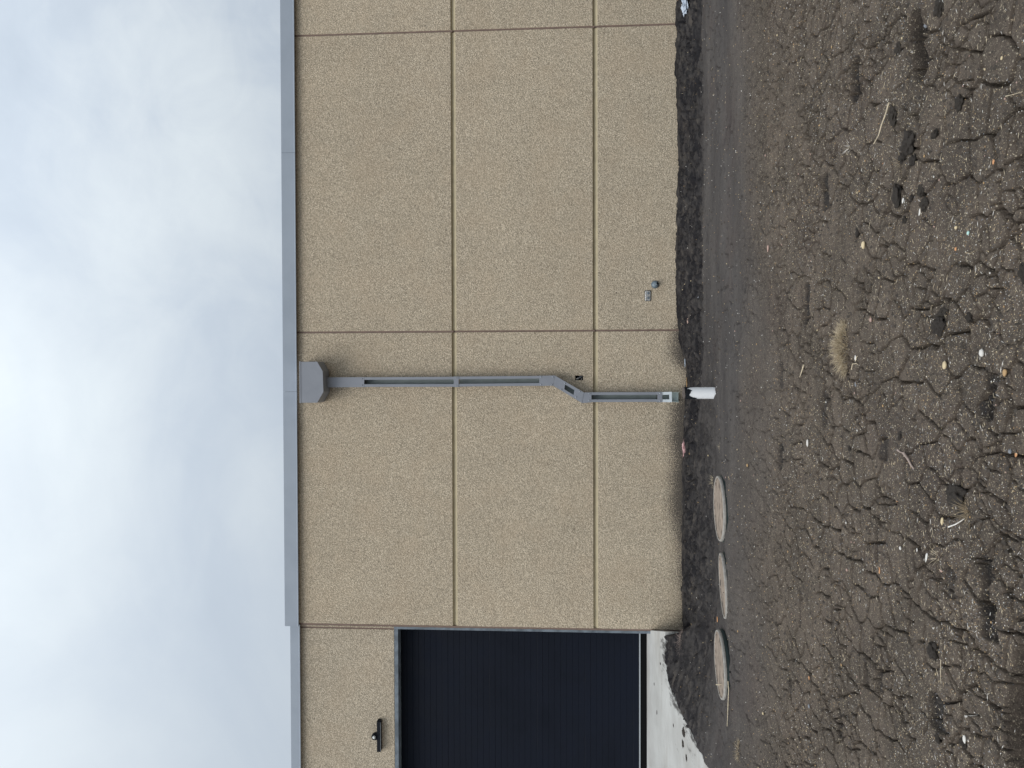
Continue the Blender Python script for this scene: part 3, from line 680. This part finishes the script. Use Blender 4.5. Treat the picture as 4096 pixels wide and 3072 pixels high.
# subdivide the top for the edge attribute
for k in range(40):
    xx_ = -12+k*.25
    geom = list(bm.verts)+list(bm.edges)+list(bm.faces); bmesh.ops.bisect_plane(bm, geom=geom, plane_co=(xx_,0,0), plane_no=(1,0,0))
for k in range(28):
    geom = list(bm.verts)+list(bm.edges)+list(bm.faces); bmesh.ops.bisect_plane(bm, geom=geom, plane_co=(0,-2.6+k*.1,0), plane_no=(0,1,0))
for dy_ in (-.006, 0, .006):
    geom = list(bm.verts)+list(bm.edges)+list(bm.faces); bmesh.ops.bisect_plane(bm, geom=geom, plane_co=(0,ysplit+dy_,0), plane_no=(0,1,0))
for v in bm.verts:
    if abs(v.co.y-ysplit) < .001 and v.co.z > slabz(v.co.y)-.01: v.co.z -= .012
me = bpy.data.meshes.new('driveway'); bm.to_mesh(me); bm.free(); me.materials.append(slab_mat())
vx = np.array([v.co[:] for v in me.vertices]); d, _ = polydist(vx[:,0], vx[:,1], EPX)
me.attributes.new('edge', 'FLOAT', 'POINT').data.foreach_set('value', np.exp(-(d/.22)**1.5).astype(np.float32))
do = bpy.data.objects.new('driveway', me); C.objects.link(do); tag(do, 'pale grey concrete drive in front of the overhead door, soiled at its edge', kind='structure')

# ------------------------------------------------------------------ risers
def riser(cpx, dpx, tiltb, roll, hgt, label):
    x, y, _ = ground_at(*cpx)
    x, y = onflat(cpx[0], cpx[1], hgt); zg = gz(x, y); r = dpx/2*pxm(x, y, hgt)
    e = tag(empty('tank_riser', (x, y, hgt)), label, 'riser lid', 'three round riser lids in a row by the wall')
    def ring(rr, z, k=56): return [(rr*math.cos(2*math.pi*i/k), rr*math.sin(2*math.pi*i/k), z) for i in range(k)]
    q = MB(); q.loft([ring(r*1.01, -.30), ring(r*1.01, -.028)]); q.loft([ring(r*1.03, -.040), ring(r*1.03, -.022)]); q.done('riser_ring', M['green'], e, loc=(0,0,0))
    q = MB(); q.loft([ring(r*.992, -.021), ring(r, -.015), ring(r, -.004), ring(r*.985, 0), ring(r*.945, .0), ring(r*.93, -.007), ring(r*.5, -.004), ring(r*.05, -.003)]); ld = q.done('lid', M['lid'], e, loc=(0,0,0))
    q = MB(); q.loft([ring(r*.945, -.003), ring(r*.95, .003), ring(r*.99, .003), ring(r*1.004, -.006), ring(r*1.0, -.018)], cap=False); q.done('rim', M['rimst'], ld, loc=(0,0,0))
    e.rotation_euler = (tiltb, roll, random.uniform(0, .3)*0)
    return e
riser((2874, 2034), 258, rad(-4.3), rad(-.8), .042, 'dusty tan riser lid nearest the white drain stub')
riser((2889, 2342), 254, rad(-7.6), rad(-2.8), .048, 'middle riser lid, tilted and sunk so that hardly any rim shows')
riser((2877, 2657), 262, rad(-4.3), rad(-1.2), .070, 'riser lid nearest the concrete drive, with dry roots against its green rim')

# ------------------------------------------------------------------ drain stub
x, y, zg = ground_at(2858, 1572)
mp_ = pxm(x, y, .1); R_ = 23.3*mp_; topz = zg+ (2858-2742)*mp_
dp = tag(empty('drain_stub', (x, y, zg)), 'short white plastic drain pipe standing in the soil, its mouth wrapped in torn black tape', 'drain pipe')
def cyl(rr, z, k=36): return [(x+rr*math.cos(2*math.pi*i/k), y+rr*math.sin(2*math.pi*i/k), z) for i in range(k)]
q = MB(); q.loft([cyl(R_*.97, zg-.012), cyl(R_, zg+.012), cyl(R_, topz), cyl(R_*.9, topz), cyl(R_*.9, topz-.1)]); q.done('pipe', M['pvc'], dp, smooth=False)
q = MB(); k = 48; n0 = []
rt = random.Random(5); prof = []
for i in range(k+1):
    a = 2*math.pi*i/k; s_ = (a/(2*math.pi)*7) % 1
    ln = .040+.020*math.sin(a*2+.6)+.016*math.sin(a*5+2)+ (.022 if (i % 12) in (3,4,5) else 0)
    prof.append((a, ln))
for i, (a, ln) in enumerate(prof):
    for rr, zz1 in ((R_*1.0+.004, topz+.006), (R_+.0035, topz-.01), (R_+.0025, topz-ln)): q.v.append((x+rr*math.cos(a), y+rr*math.sin(a), zz1))
for i in range(k):
    for j in range(2): a_ = i*3+j; q.f.append((a_, a_+3, a_+4, a_+1))
q.done('tape', M['tape'], dp)
me_ = rock_mesh('mouth_plug', 3, 3, .35, .28); me_.materials.append(M['rag']); o = bpy.data.objects.new('mouth_plug', me_); C.objects.link(o); o.parent = dp; o.location = (0, .01, topz-zg+.008); o.scale = (R_*1.9, R_*1.9, .10)

# ------------------------------------------------------------------ litter
STONES = {}
def stone_me(seed, mname, sub=2, rough=.25, flat=.6, lump=1.3, nm='pebble'):
    key = (seed % 6, mname, sub, rough, flat)
    if key not in STONES:
        me = rock_mesh(nm, seed % 6+1, sub, rough, flat, 1.0, lump); me.materials.append(M[mname]); STONES[key] = me
    return STONES[key]
def put(name, me, px_, py_, wpx, hpx, label, cat, group=None, sink=.25, rz=None, flat=1.0):
    """hpx: size along the photo's y (world left-right), wpx: along its x"""
    x, y, z = ground_at(px_, py_); m_ = pxm(x, y, z)
    o = bpy.data.objects.new(name, me); C.objects.link(o)
    sy = m_*hpx; sx = m_*wpx*1.25; hh_ = min(sx, sy)*flat
    o.scale = (sy, sx, hh_); o.location = (x, y, z+hh_*(.3-sink*.5)); o.rotation_euler = (0, 0, rz if rz is not None else random.uniform(-.3, .3))
    return tag(o, label, cat, group)
ST = [ # x, y, w, h, material, label
 (3458,980,17,32,'cream','smooth cream oblong pebble lying alone on the trampled soil'),
 (3788,1461,19,32,'cream','largest cream pebble, beside a crack in the cracked soil'),
 (3932,1412,20,30,'whitest','knobbly white stone on the cracked soil'),
 (4043,1490,17,32,'tan','tan oval pebble near the picture edge, level with the downspout'),
 (4044,1807,15,18,'grey','round blue-grey pebble touching a rusty chip'),
 (4064,1814,14,38,'orange','long rusty chip touching the blue-grey pebble'),
 (3676,103,16,20,'grey','pale grey round pebble at the edge of the deep print'),
 (4010,232,10,15,'cream','small cream pebble between wide cracks, far right of the wall side'),
 (3486,1279,12,18,'pink','pinkish pebble near the dry grass tuft'),
 (3827,910,14,14,'cream','round cream pebble at the end of a long crack'),
 (3824,997,12,16,'orange','pale orange angular chip just below the round cream pebble'),
 (3707,2230,12,38,'whitest','long white flake standing in a crack'),
 (3770,2282,14,18,'pink','round pink-brown pebble on the cracked soil'),
 (3519,2282,10,24,'orange','orange crumbly chip on the trampled soil'),
 (3388,2622,8,18,'cream','cream pebble touching a straight straw'),
 (3588,2006,11,20,'orange','orange-brown chip above the root-tangled clod'),
 (4013,2003,13,15,'cream','cream pebble at a crack joint near the picture edge'),
 (3529,655,12,26,'orange','orange-pink leaf-like flake under the broken clods'),
 (3977,647,12,20,'orange','peach flake near the picture edge'),
 (3758,632,11,17,'whitest','pale lilac-white pebble beside a crack'),
 (2871,2477,13,20,'orange','orange lump of stone between two riser lids'),
 (3074,993,9,30,'pink','long pinkish chip on the smooth trampled band'),
 (3207,88,9,18,'orange','orange dead leaf scrap on the smooth band'),
 (2756,755,13,24,'film','grey diamond-shaped scrap of foil in the dark backfill'),
 (2813,1187,8,12,'grey','small grey pebble on the edge of the backfill strip'),
 (2753,1283,9,22,'pink','pink chip in the backfill right of the middle joint'),
 (2801,1338,9,16,'pink','curled pink chip in the backfill left of the middle joint'),
 (2992,1861,9,14,'tan','tan pebble on the smooth soil beyond the shoe print'),
 (3014,1903,8,14,'pink','rosy pebble next to the tan one on the smooth soil'),
 (3233,1772,10,30,'whitest','splintered whitish chip on the trampled soil'),
 (3772,2085,12,34,'cream','cream curled husk beside the root-tangled clod'),
 (3680,848,12,26,'whitest','pale flake among the broken clods, level with the wall plate'),
 (3688,882,8,24,'whitest','narrow pale flake below the broken clods'),
 (3737,909,12,20,'pink','dusty pink chip among pale flakes'),
 (3623,775,14,22,'whitest','white dead leaf between two clods'),
 (3613,803,12,20,'whitest','pale forked leaf resting against a clod'),
 (3862,2957,14,34,'whitest','whitish shard stuck on a lump near the corner of the ground'),
 (3670,2200,8,14,'whitest','small white flake beside the long one'),
 (3425,1432,14,26,'whitest','white chalky chip under the dry grass tuft'),
 (3417,1449,9,18,'whitest','second white chip under the dry grass tuft, flatter'),
 (3424,1538,7,20,'grey','grey splinter at the end of a narrow groove'),
 (3876,932,12,16,'mint','mint-green paint chip on the cracked soil'),
 (3390,2280,9,12,'pink','dull pink pebble on the trampled soil near the drive side'),
 (2762,1810,8,16,'tan','tan crumb in the backfill near the pink scrap'),
 (3604,2193,10,14,'whitest','greenish-white pebble at the fork of two cracks'),
 (3237,2711,9,16,'orange','rusty chip level with the third riser lid'),
 (3052,2854,9,12,'cream','cream pebble nearest the drive on the smooth soil'),
 (3239,2825,10,16,'grey','grey pebble beside the drive-side tracks'),
]
for i, (a, b_, w_, h_, mt, lb) in enumerate(ST):
    thin = mt in ('film', 'orange') or 'flake' in lb or 'leaf' in lb or 'scrap' in lb
    put('stone_chip' if thin else 'pebble', stone_me(i, mt, 2, .35 if thin else .16, .35 if thin else .75), a, b_, w_, h_, lb, 'chip' if thin else 'pebble', flat=.5 if thin else .9, sink=.1, rz=random.uniform(-.25, .25))
CL = [
 (3640,572,62,80,'soildark','biggest dark clod, cracked across, on the cracked soil'),
 (3622,512,40,40,'soildark','brown knob of soil just above the biggest clod'),
 (3612,632,36,40,'soildark','smaller broken clod stuck under the biggest one'),
 (3655,640,30,42,'soildark','narrow crumb of clod beside a gap under the biggest one'),
 (3611,196,38,44,'soil','smooth grey rounded clod beside the deep print'),
 (3762,30,46,60,'soil','rounded clod cut by the picture edge above the deep print'),
 (3575,462,40,74,'soil','flat purplish slab of soil with a pale twig across it'),
 (3840,412,36,60,'soil','flat grey soil plate with a crack under it'),
 (3741,538,28,34,'soil','small dark wedge of soil at a crack'),
 (3590,785,40,86,'soildark','long dark clod beside the white leaves'),
 (3690,762,36,42,'soil','low clod above a crack corner'),
 (3702,815,40,50,'soil','flat clod with a wide crack on its right'),
 (3645,790,18,26,'soildark','small black clod beside the white leaves'),
 (3619,880,24,26,'soil','round small clod under the white leaves'),
 (3953,957,26,42,'soildark','egg-shaped dark clod near the picture edge'),
 (3760,1258,70,36,'soil','flat cap of soil lying on a large clod'),
 (3757,1303,66,58,'soildark','large rounded clod under a flat cap'),
 (3880,1270,28,34,'soil','knob of soil beside a wide crack'),
 (3833,1985,84,86,'soildark','large dark clod tangled with fine roots'),
 (3850,2052,70,46,'soildark','black crumbly clod under the root-tangled one'),
 (3737,2600,50,60,'soildark','dark hollow-backed clod near the deep corner print'),
 (3754,2954,28,32,'soil','dusty lump left of the pale shard'),
 (3807,2966,22,22,'soil','small round dusty lump between two others'),
 (3858,2972,30,40,'soil','dusty lump carrying the pale shard'),
 (3430,930,18,34,'soildark','small dark clod above the cream oblong pebble'),
 (4008,1012,16,16,'soildark','tiny black clod at the end of a root'),
 (4100,1090,40,70,'soil','lump of soil cut by the picture edge'),
 (3600,1745,16,34,'soildark','dark crumb beside the curved shoe print'),
 (3399,1793,14,22,'soildark','dark round crumb above the curved shoe print'),
]
for i, (a, b_, w_, h_, mt, lb) in enumerate(CL):
    me_ = rock_mesh('soil_clod', 60+i*1.37, 4, .42, .62, 1.0, 1.9); me_.materials.append(M[mt])
    put('soil_clod', me_, a, b_, w_*1.0, h_*1.05, lb, 'soil clod', sink=.45, flat=.8)
# scattered pebbles nothing tells apart
PB = [stone_me(s, mt, 1, .2, .7) for s in range(3) for mt in ('cream', 'whitest', 'tan', 'pink')]
n = 0
while n < 150:
    a, b_ = random.uniform(2760, 4080), random.uniform(20, 3050)
    if b_ > 2500 and a < 2950: continue
    w_ = random.uniform(4, 7.5)*(1 if a < 3300 else 1.15)
    put('small_pebble', random.choice(PB), a, b_, w_, w_*random.uniform(1, 1.6), 'small pale pebble scattered on the dark soil', 'pebble', 'small pale pebbles scattered over the soil', sink=.1, flat=.8); n += 1
# straw
def straw_me(seed, mname, bend=.12, k=5, r=.03):
    rr = random.Random(seed); pts = [Vector((-.5+i/(k-1), rr.uniform(-bend, bend)*.6, .02+rr.uniform(0, .04))) for i in range(k)]
    q = MB(); q.tube([tuple(p) for p in pts], [r*.6]+[r]*(k-2)+[r*.4], 5); me = bpy.data.meshes.new('straw'); me.from_pydata(q.v, [], q.f); me.materials.append(M[mname]); return me
SM = [straw_me(i, 'straw', .05+.03*i, 5, .035) for i in range(5)]+[straw_me(9, 'strawdk', .1, 5, .03)]
def straw(px_, py_, ln, ang, me, label, group=None, name='straw', thick=1.0):
    x, y, z = ground_at(px_, py_); m_ = pxm(x, y, z); o = bpy.data.objects.new(name, me); C.objects.link(o); l = ln*m_
    o.scale = (l, l*thick, l*thick); o.location = (x, y, z+.003); o.rotation_euler = (random.uniform(-.1,.1), random.uniform(-.08,.08), ang); return tag(o, label, 'straw' if name == 'straw' else name, group)
for i in range(190):
    a = random.triangular(3080, 4090, 3800); b_ = random.uniform(10, 3060)
    straw(a, b_, random.uniform(11, 26), random.gauss(0, .55), random.choice(SM), 'short pale straw scattered on the cracked soil', 'short straws scattered over the soil')
def path_twig(name, pts, rpx, mname, label, cat, lift=.006, k=6):
    P = [];
    for a, b_ in pts: x, y, z = ground_at(a, b_); P.append(Vector((x, y, z+lift)))
    m_ = pxm(*P[0]); rs = [rpx*m_*(1-.5*i/(len(P)-1)) for i in range(len(P))]
    e = P[0].copy(); q = MB(); q.tube([tuple(p-e) for p in P], rs, k); o = q.done(name, M[mname], loc=tuple(e)); return tag(o, label, cat)
path_twig('twig', [(3572,410),(3560,450),(3545,500),(3530,540),(3510,575)], 3.2, 'straw', 'long pale twig crossing the flat purplish soil slab', 'twig', .016)
path_twig('twig', [(3219,1459),(3213,1480),(3203,1508)], 3.0, 'straw', 'stout straw stalk lying above the dry grass tuft', 'twig')
path_twig('twig', [(3622,1812),(3640,1836),(3652,1860),(3662,1874)], 5.5, 'bone', 'bleached knobby twig like a bone', 'twig', .008, 8)
path_twig('twig', [(3598,1800),(3608,1808),(3622,1813)], 4, 'bone', 'short pale stub end touching the bleached twig', 'twig', .008, 8)
path_twig('root', [(2889,2739),(2900,2740),(2912,2739)], 2.0, 'straw', 'short root lying across the rim of the riser lid nearest the drive', 'root', .05)
path_twig('root', [(2919,2725),(2921,2760),(2919,2820),(2917,2860),(2915,2905)], 2.3, 'straw', 'long dry root running from the riser lid towards the picture edge', 'root', .012)
path_twig('straw', [(3387,2583),(3386,2605),(3383,2645)], 1.8, 'straw', 'straight straw beside a cream pebble', 'straw')
path_twig('straw', [(3416,1478),(3420,1456),(3436,1454),(3452,1461)], 1.7, 'straw', 'bent straw hooked over the narrow groove', 'straw', .012)
path_twig('straw', [(3432,1444),(3436,1430),(3440,1424)], 2.0, 'straw', 'upright-looking straw stub beside the white chips', 'straw', .012)
path_twig('straw', [(4030,385),(4060,378),(4096,366)], 1.8, 'straw', 'thin straw reaching to the picture edge', 'straw')
path_twig('root', [(3868,1010),(3890,1014),(3905,1004),(3930,1002)], 1.6, 'strawdk', 'fine branching root near the mint chip', 'root')
path_twig('root', [(3770,2640),(3769,2680),(3770,2735)], 1.5, 'straw', 'thin straight root running down from the hollow-backed clod', 'root')
path_twig('feather', [(3800,2108),(3828,2098),(3850,2085),(3865,2075)], 3.0, 'whitest', 'frayed grey-white feather under the black crumbly clod', 'feather')
path_twig('feather', [(3870,2866),(3890,2862),(3905,2850)], 4.0, 'whitest', 'small white feather near the corner of the ground', 'feather')

# thin blade bunches
def blades(name, cpx, wpx, hpx, n, lenm, mats_, label, cat, up=.6, seed=1, w=.0011, curl=.5):
    rr = random.Random(seed); x, y, z = ground_at(*cpx); m_ = pxm(x, y, z); V = []; Fc = []; MI = []
    for i in range(n):
        a = rr.uniform(0, 2*math.pi); r = math.sqrt(rr.random()); bx_ = math.cos(a)*r*hpx*m_*.5; by_ = math.sin(a)*r*wpx*m_*.9*.5; bz = (1-r*r)*wpx*m_*.45
        d = Vector((math.cos(a)*r*.8+rr.uniform(-.5,.5), math.sin(a)*r*.8+rr.uniform(-.5,.5), up+rr.uniform(-.2,.4))).normalized(); p = Vector((bx_, by_, bz-.012)); l = lenm*rr.uniform(.5, 1.25)
        side = d.cross(Vector((rr.uniform(-1,1), rr.uniform(-1,1), .3))).normalized(); c = Vector((rr.uniform(-1,1), rr.uniform(-1,1), -1.1))*curl
        n0 = len(V); K = 5
        for j in range(K):
            ww = w*(1-.75*j/(K-1)); V += [tuple(p-side*ww), tuple(p+side*ww), tuple(p+d.cross(side)*ww)]
            p = p+d*l/(K-1); d = (d+c*(.9/K)).normalized()
        for j in range(K-1):
            b0 = n0+j*3
            for s_ in range(3): Fc.append((b0+s_, b0+(s_+1) % 3, b0+3+(s_+1) % 3, b0+3+s_)); MI.append(rr.choice((0,0,1)) if s_ == 0 else MI[-1])
    me = bpy.data.meshes.new(name); me.from_pydata(V, [], Fc)
    for mm in mats_: me.materials.append(M[mm])
    me.polygons.foreach_set('material_index', MI); o = bpy.data.objects.new(name, me); C.objects.link(o); o.location = (x, y, z)
    return tag(o, label, cat)
tuft = blades('dry_grass_tuft', (3378,1392), 66, 200, 800, .050, ('straw', 'strawdk'), 'bushy dead grass tuft lying on the trampled soil', 'grass tuft', seed=4, up=.75, w=.0010, curl=.75)
blades('root_bundle', (2742,2572), 26, 90, 120, .06, ('bone', 'bone'), 'pale tangled root bundle at the left corner of the main wall', 'roots', seed=6, up=.3)
blades('dead_grass', (2906,2660), 8, 130, 90, .035, ('straw', 'strawdk'), 'loose dead grass along the rim of the riser lid nearest the drive', 'grass', seed=8, up=.3)
blades('dead_grass', (2955,3010), 26, 90, 130, .04, ('strawdk', 'straw'), 'sparse dead grass near the edge of the concrete drive', 'grass', seed=9, up=.3)
blades('dead_grass', (2852,1925), 18, 50, 60, .04, ('straw', 'straw'), 'few dry stalks behind the riser lid nearest the drain stub', 'grass', seed=12, up=.3)
blades('root_bundle', (3597,650), 16, 40, 60, .04, ('strawdk', 'straw'), 'brown fibrous roots under the biggest clod', 'roots', seed=10, up=.3)
blades('seed_head', (3398,592), 22, 24, 60, .035, ('whitest', 'straw'), 'bleached spiky seed head beside a thin shoe mark', 'seed head', seed=11, up=.4)
blades('root_bundle', (3870,2050), 40, 60, 90, .05, ('strawdk', 'strawdk'), 'hair-fine roots hanging on the black crumbly clod', 'roots', seed=14, up=.4, w=.0007)
blades('dead_grass', (3749,2225), 14, 30, 30, .04, ('straw', 'straw'), 'small cross of dry stalks on the cracked soil', 'grass', seed=15, up=.3)
blades('dead_grass', (2882,1790), 10, 24, 40, .03, ('straw', 'straw'), 'wisp of dead grass in the backfill near the pink scrap', 'grass', seed=16, up=.3)
blades('dead_grass', (2735,1300), 10, 60, 50, .035, ('straw', 'strawdk'), 'dry whiskers at the foot of the middle joint', 'grass', seed=17, up=.5)

# crumpled sheets
def crumple(name, cpx, wpx, hpx, mname, label, cat, seed, tall=.5):
    x, y, z = ground_at(*cpx); m_ = pxm(x, y, z); me = rock_mesh(name, seed, 3, .75, .6, 1, 2.6); me.materials.append(M[mname])
    me.polygons.foreach_set('use_smooth', [False]*len(me.polygons)); o = bpy.data.objects.new(name, me); C.objects.link(o)
    o.location = (x, y, z+wpx*m_*.25); o.scale = (hpx*m_, wpx*m_*1.1, wpx*m_*tall*2); return tag(o, label, cat)
crumple('plastic_bag', (2752,16), 36, 80, 'film', 'crumpled clear plastic film against the wall foot at the picture edge', 'plastic film', 3, .5)
crumple('insulation_scrap', (2742,1795), 15, 62, 'pinkrag', 'pale pink torn scrap of insulation lying in the backfill', 'insulation scrap', 5, .5)
for a, b_, lb in ((2742,1440,'thin glinting strip of plastic at the wall foot above the drain stub'), (2748,1538,'rusty shred beside the drain stub on its downspout side'), (2744,1695,'glinting plastic strip at the wall foot below the drain stub')):
    crumple('plastic_shred', (a, b_), 5, 46, 'film' if 'plastic' in lb else 'tan', lb, 'shred', 7+b_ % 5, .5)
# thin scraps on the slab
for i, (a, b_, w_, h_) in enumerate(((2737,2850,14,40),(2735,2930,20,46),(2732,2975,16,40),(2746,3030,12,30),(2642,2655,7,10),(2617,2735,4,14),(2628,2850,5,22),(2694,2902,5,16))):
    x, y = onslab(a, b_); m_ = pxm(x, y, .2); me_ = rock_mesh('mud_patch', 20+i, 3, .8, .2, 1, 2.2); me_.materials.append(M['soildark']); o = bpy.data.objects.new('mud_patch', me_); C.objects.link(o)
    o.location = (x, y, slabz(y)+.002); o.scale = (h_*m_*.65, w_*m_*1.6, .014); o.rotation_euler = (math.atan(SG), 0, random.uniform(-.2,.2)); tag(o, 'flat dark crumb of mud dropped on the pale concrete drive', 'mud', 'dark mud crumbs on the concrete drive')

# grit: countless light grains
def grit(n, name, mats_, lo, hi, band_, seed):
    rg = np.random.default_rng(seed)
    a = rg.uniform(*band_, n); b_ = rg.uniform(-100, 3170, n); d = Fw[None]*FPX+Rt[None]*(1536-b_)[:, None]-Up[None]*(a-2048)[:, None]
    t = -CAM[2]/d[:, 2]; P = CAM[None]+d*t[:, None]; x, y = P[:, 0], P[:, 1]
    clump = fbm(x, y, 2.5, 3, seed); keep = (y < -.05) & (clump+rg.uniform(-.5, .5, n) > -.1); x, y = x[keep], y[keep]
    ins = inside(x, y, POLY); x, y = x[~ins], y[~ins]; z = terrain(x, y); n = len(x)
    s = rg.uniform(lo, hi, n)*(.7+.3*(y+CAMD)/2.5)
    base = np.array([(1,0,-.35),(-.5,.87,-.35),(-.5,-.87,-.35),(0,0,.8)])
    f = np.array([(0,1,3),(1,2,3),(2,0,3)]); ang = rg.uniform(0, 6.28, n); el = rg.uniform(.8, 1.8, n)
    bx_ = base[None, :, 0]*el[:, None]; by_ = base[None, :, 1]*np.ones((n,1)); X_ = (bx_*np.cos(ang)[:, None]-by_*np.sin(ang)[:, None])*s[:, None]+x[:, None]; Y_ = (bx_*np.sin(ang)[:, None]+by_*np.cos(ang)[:, None])*s[:, None]+y[:, None]; Z_ = base[None, :, 2]*s[:, None]+z[:, None]+s[:, None]*.2
    V = np.stack([X_, Y_, Z_], -1).reshape(-1, 3).astype(np.float32); Fi = (f[None]+np.arange(n)[:, None, None]*4).reshape(-1, 3).astype(np.int32)
    me = bpy.data.meshes.new(name); me.vertices.add(len(V)); me.vertices.foreach_set('co', V.ravel()); me.loops.add(Fi.size); me.loops.foreach_set('vertex_index', Fi.ravel())
    me.polygons.add(len(Fi)); me.polygons.foreach_set('loop_start', np.arange(0, Fi.size, 3, dtype=np.int32)); me.polygons.foreach_set('loop_total', np.full(len(Fi), 3, np.int32)); me.update()
    for mm in mats_: me.materials.append(M[mm])
    me.polygons.foreach_set('material_index', np.repeat(rg.integers(0, len(mats_), n), 3).astype(np.int32))
    o = bpy.data.objects.new(name, me); C.objects.link(o); return o
tag(grit(26000, 'grit', ('cream', 'whitest', 'tan', 'grey'), .0010, .0023, (3080, 4180), 3), 'fine pale grit strewn over the soil', 'grit', kind='stuff')
tag(grit(3600, 'gravel', ('cream', 'whitest', 'tan'), .0016, .0034, (2735, 3300), 5), 'tiny pale stones sprinkled over the smooth soil', 'gravel', kind='stuff')
tag(grit(9000, 'soil_crumbs', ('soil', 'soildark'), .003, .009, (2730, 4180), 8), 'loose dark crumbs of soil', 'soil', kind='stuff')

def flakes(n, seed):
    rg = np.random.default_rng(seed)
    a = rg.triangular(3000, 3750, 4190, n); b_ = rg.uniform(-100, 3170, n); d = Fw[None]*FPX+Rt[None]*(1536-b_)[:, None]-Up[None]*(a-2048)[:, None]
    t = -CAM[2]/d[:, 2]; P = CAM[None]+d*t[:, None]; x, y = P[:, 0], P[:, 1]; z = terrain(x, y)+.003; ln = rg.uniform(.004, .013, n); w = rg.uniform(.0007, .0013, n); an = rg.normal(0, .6, n)
    cu, su = np.cos(an), np.sin(an); V = []
    for u, v, h in ((-1,0,0),(0,-1,.6),(1,0,.4),(0,1,.6),(0,0,1.6)): V.append(np.stack([x+cu*u*ln-su*v*w, y+su*u*ln+cu*v*w, z+h*w], -1))
    V = np.stack(V, 1).reshape(-1, 3); f = np.array([(0,1,4),(1,2,4),(2,3,4),(3,0,4)]); Fi = (f[None]+np.arange(n)[:, None, None]*5).reshape(-1, 3)
    me = bpy.data.meshes.new('straw_flakes'); me.from_pydata(V.tolist(), [], Fi.tolist())
    for mm in ('straw', 'strawdk', 'whitest'): me.materials.append(M[mm])
    me.polygons.foreach_set('material_index', np.repeat(rg.integers(0, 3, n), 4).astype(np.int32)); o = bpy.data.objects.new('straw_flakes', me); C.objects.link(o); return o
tag(flakes(1500, 31), 'tiny straw flakes strewn over the soil', 'straw', kind='stuff')
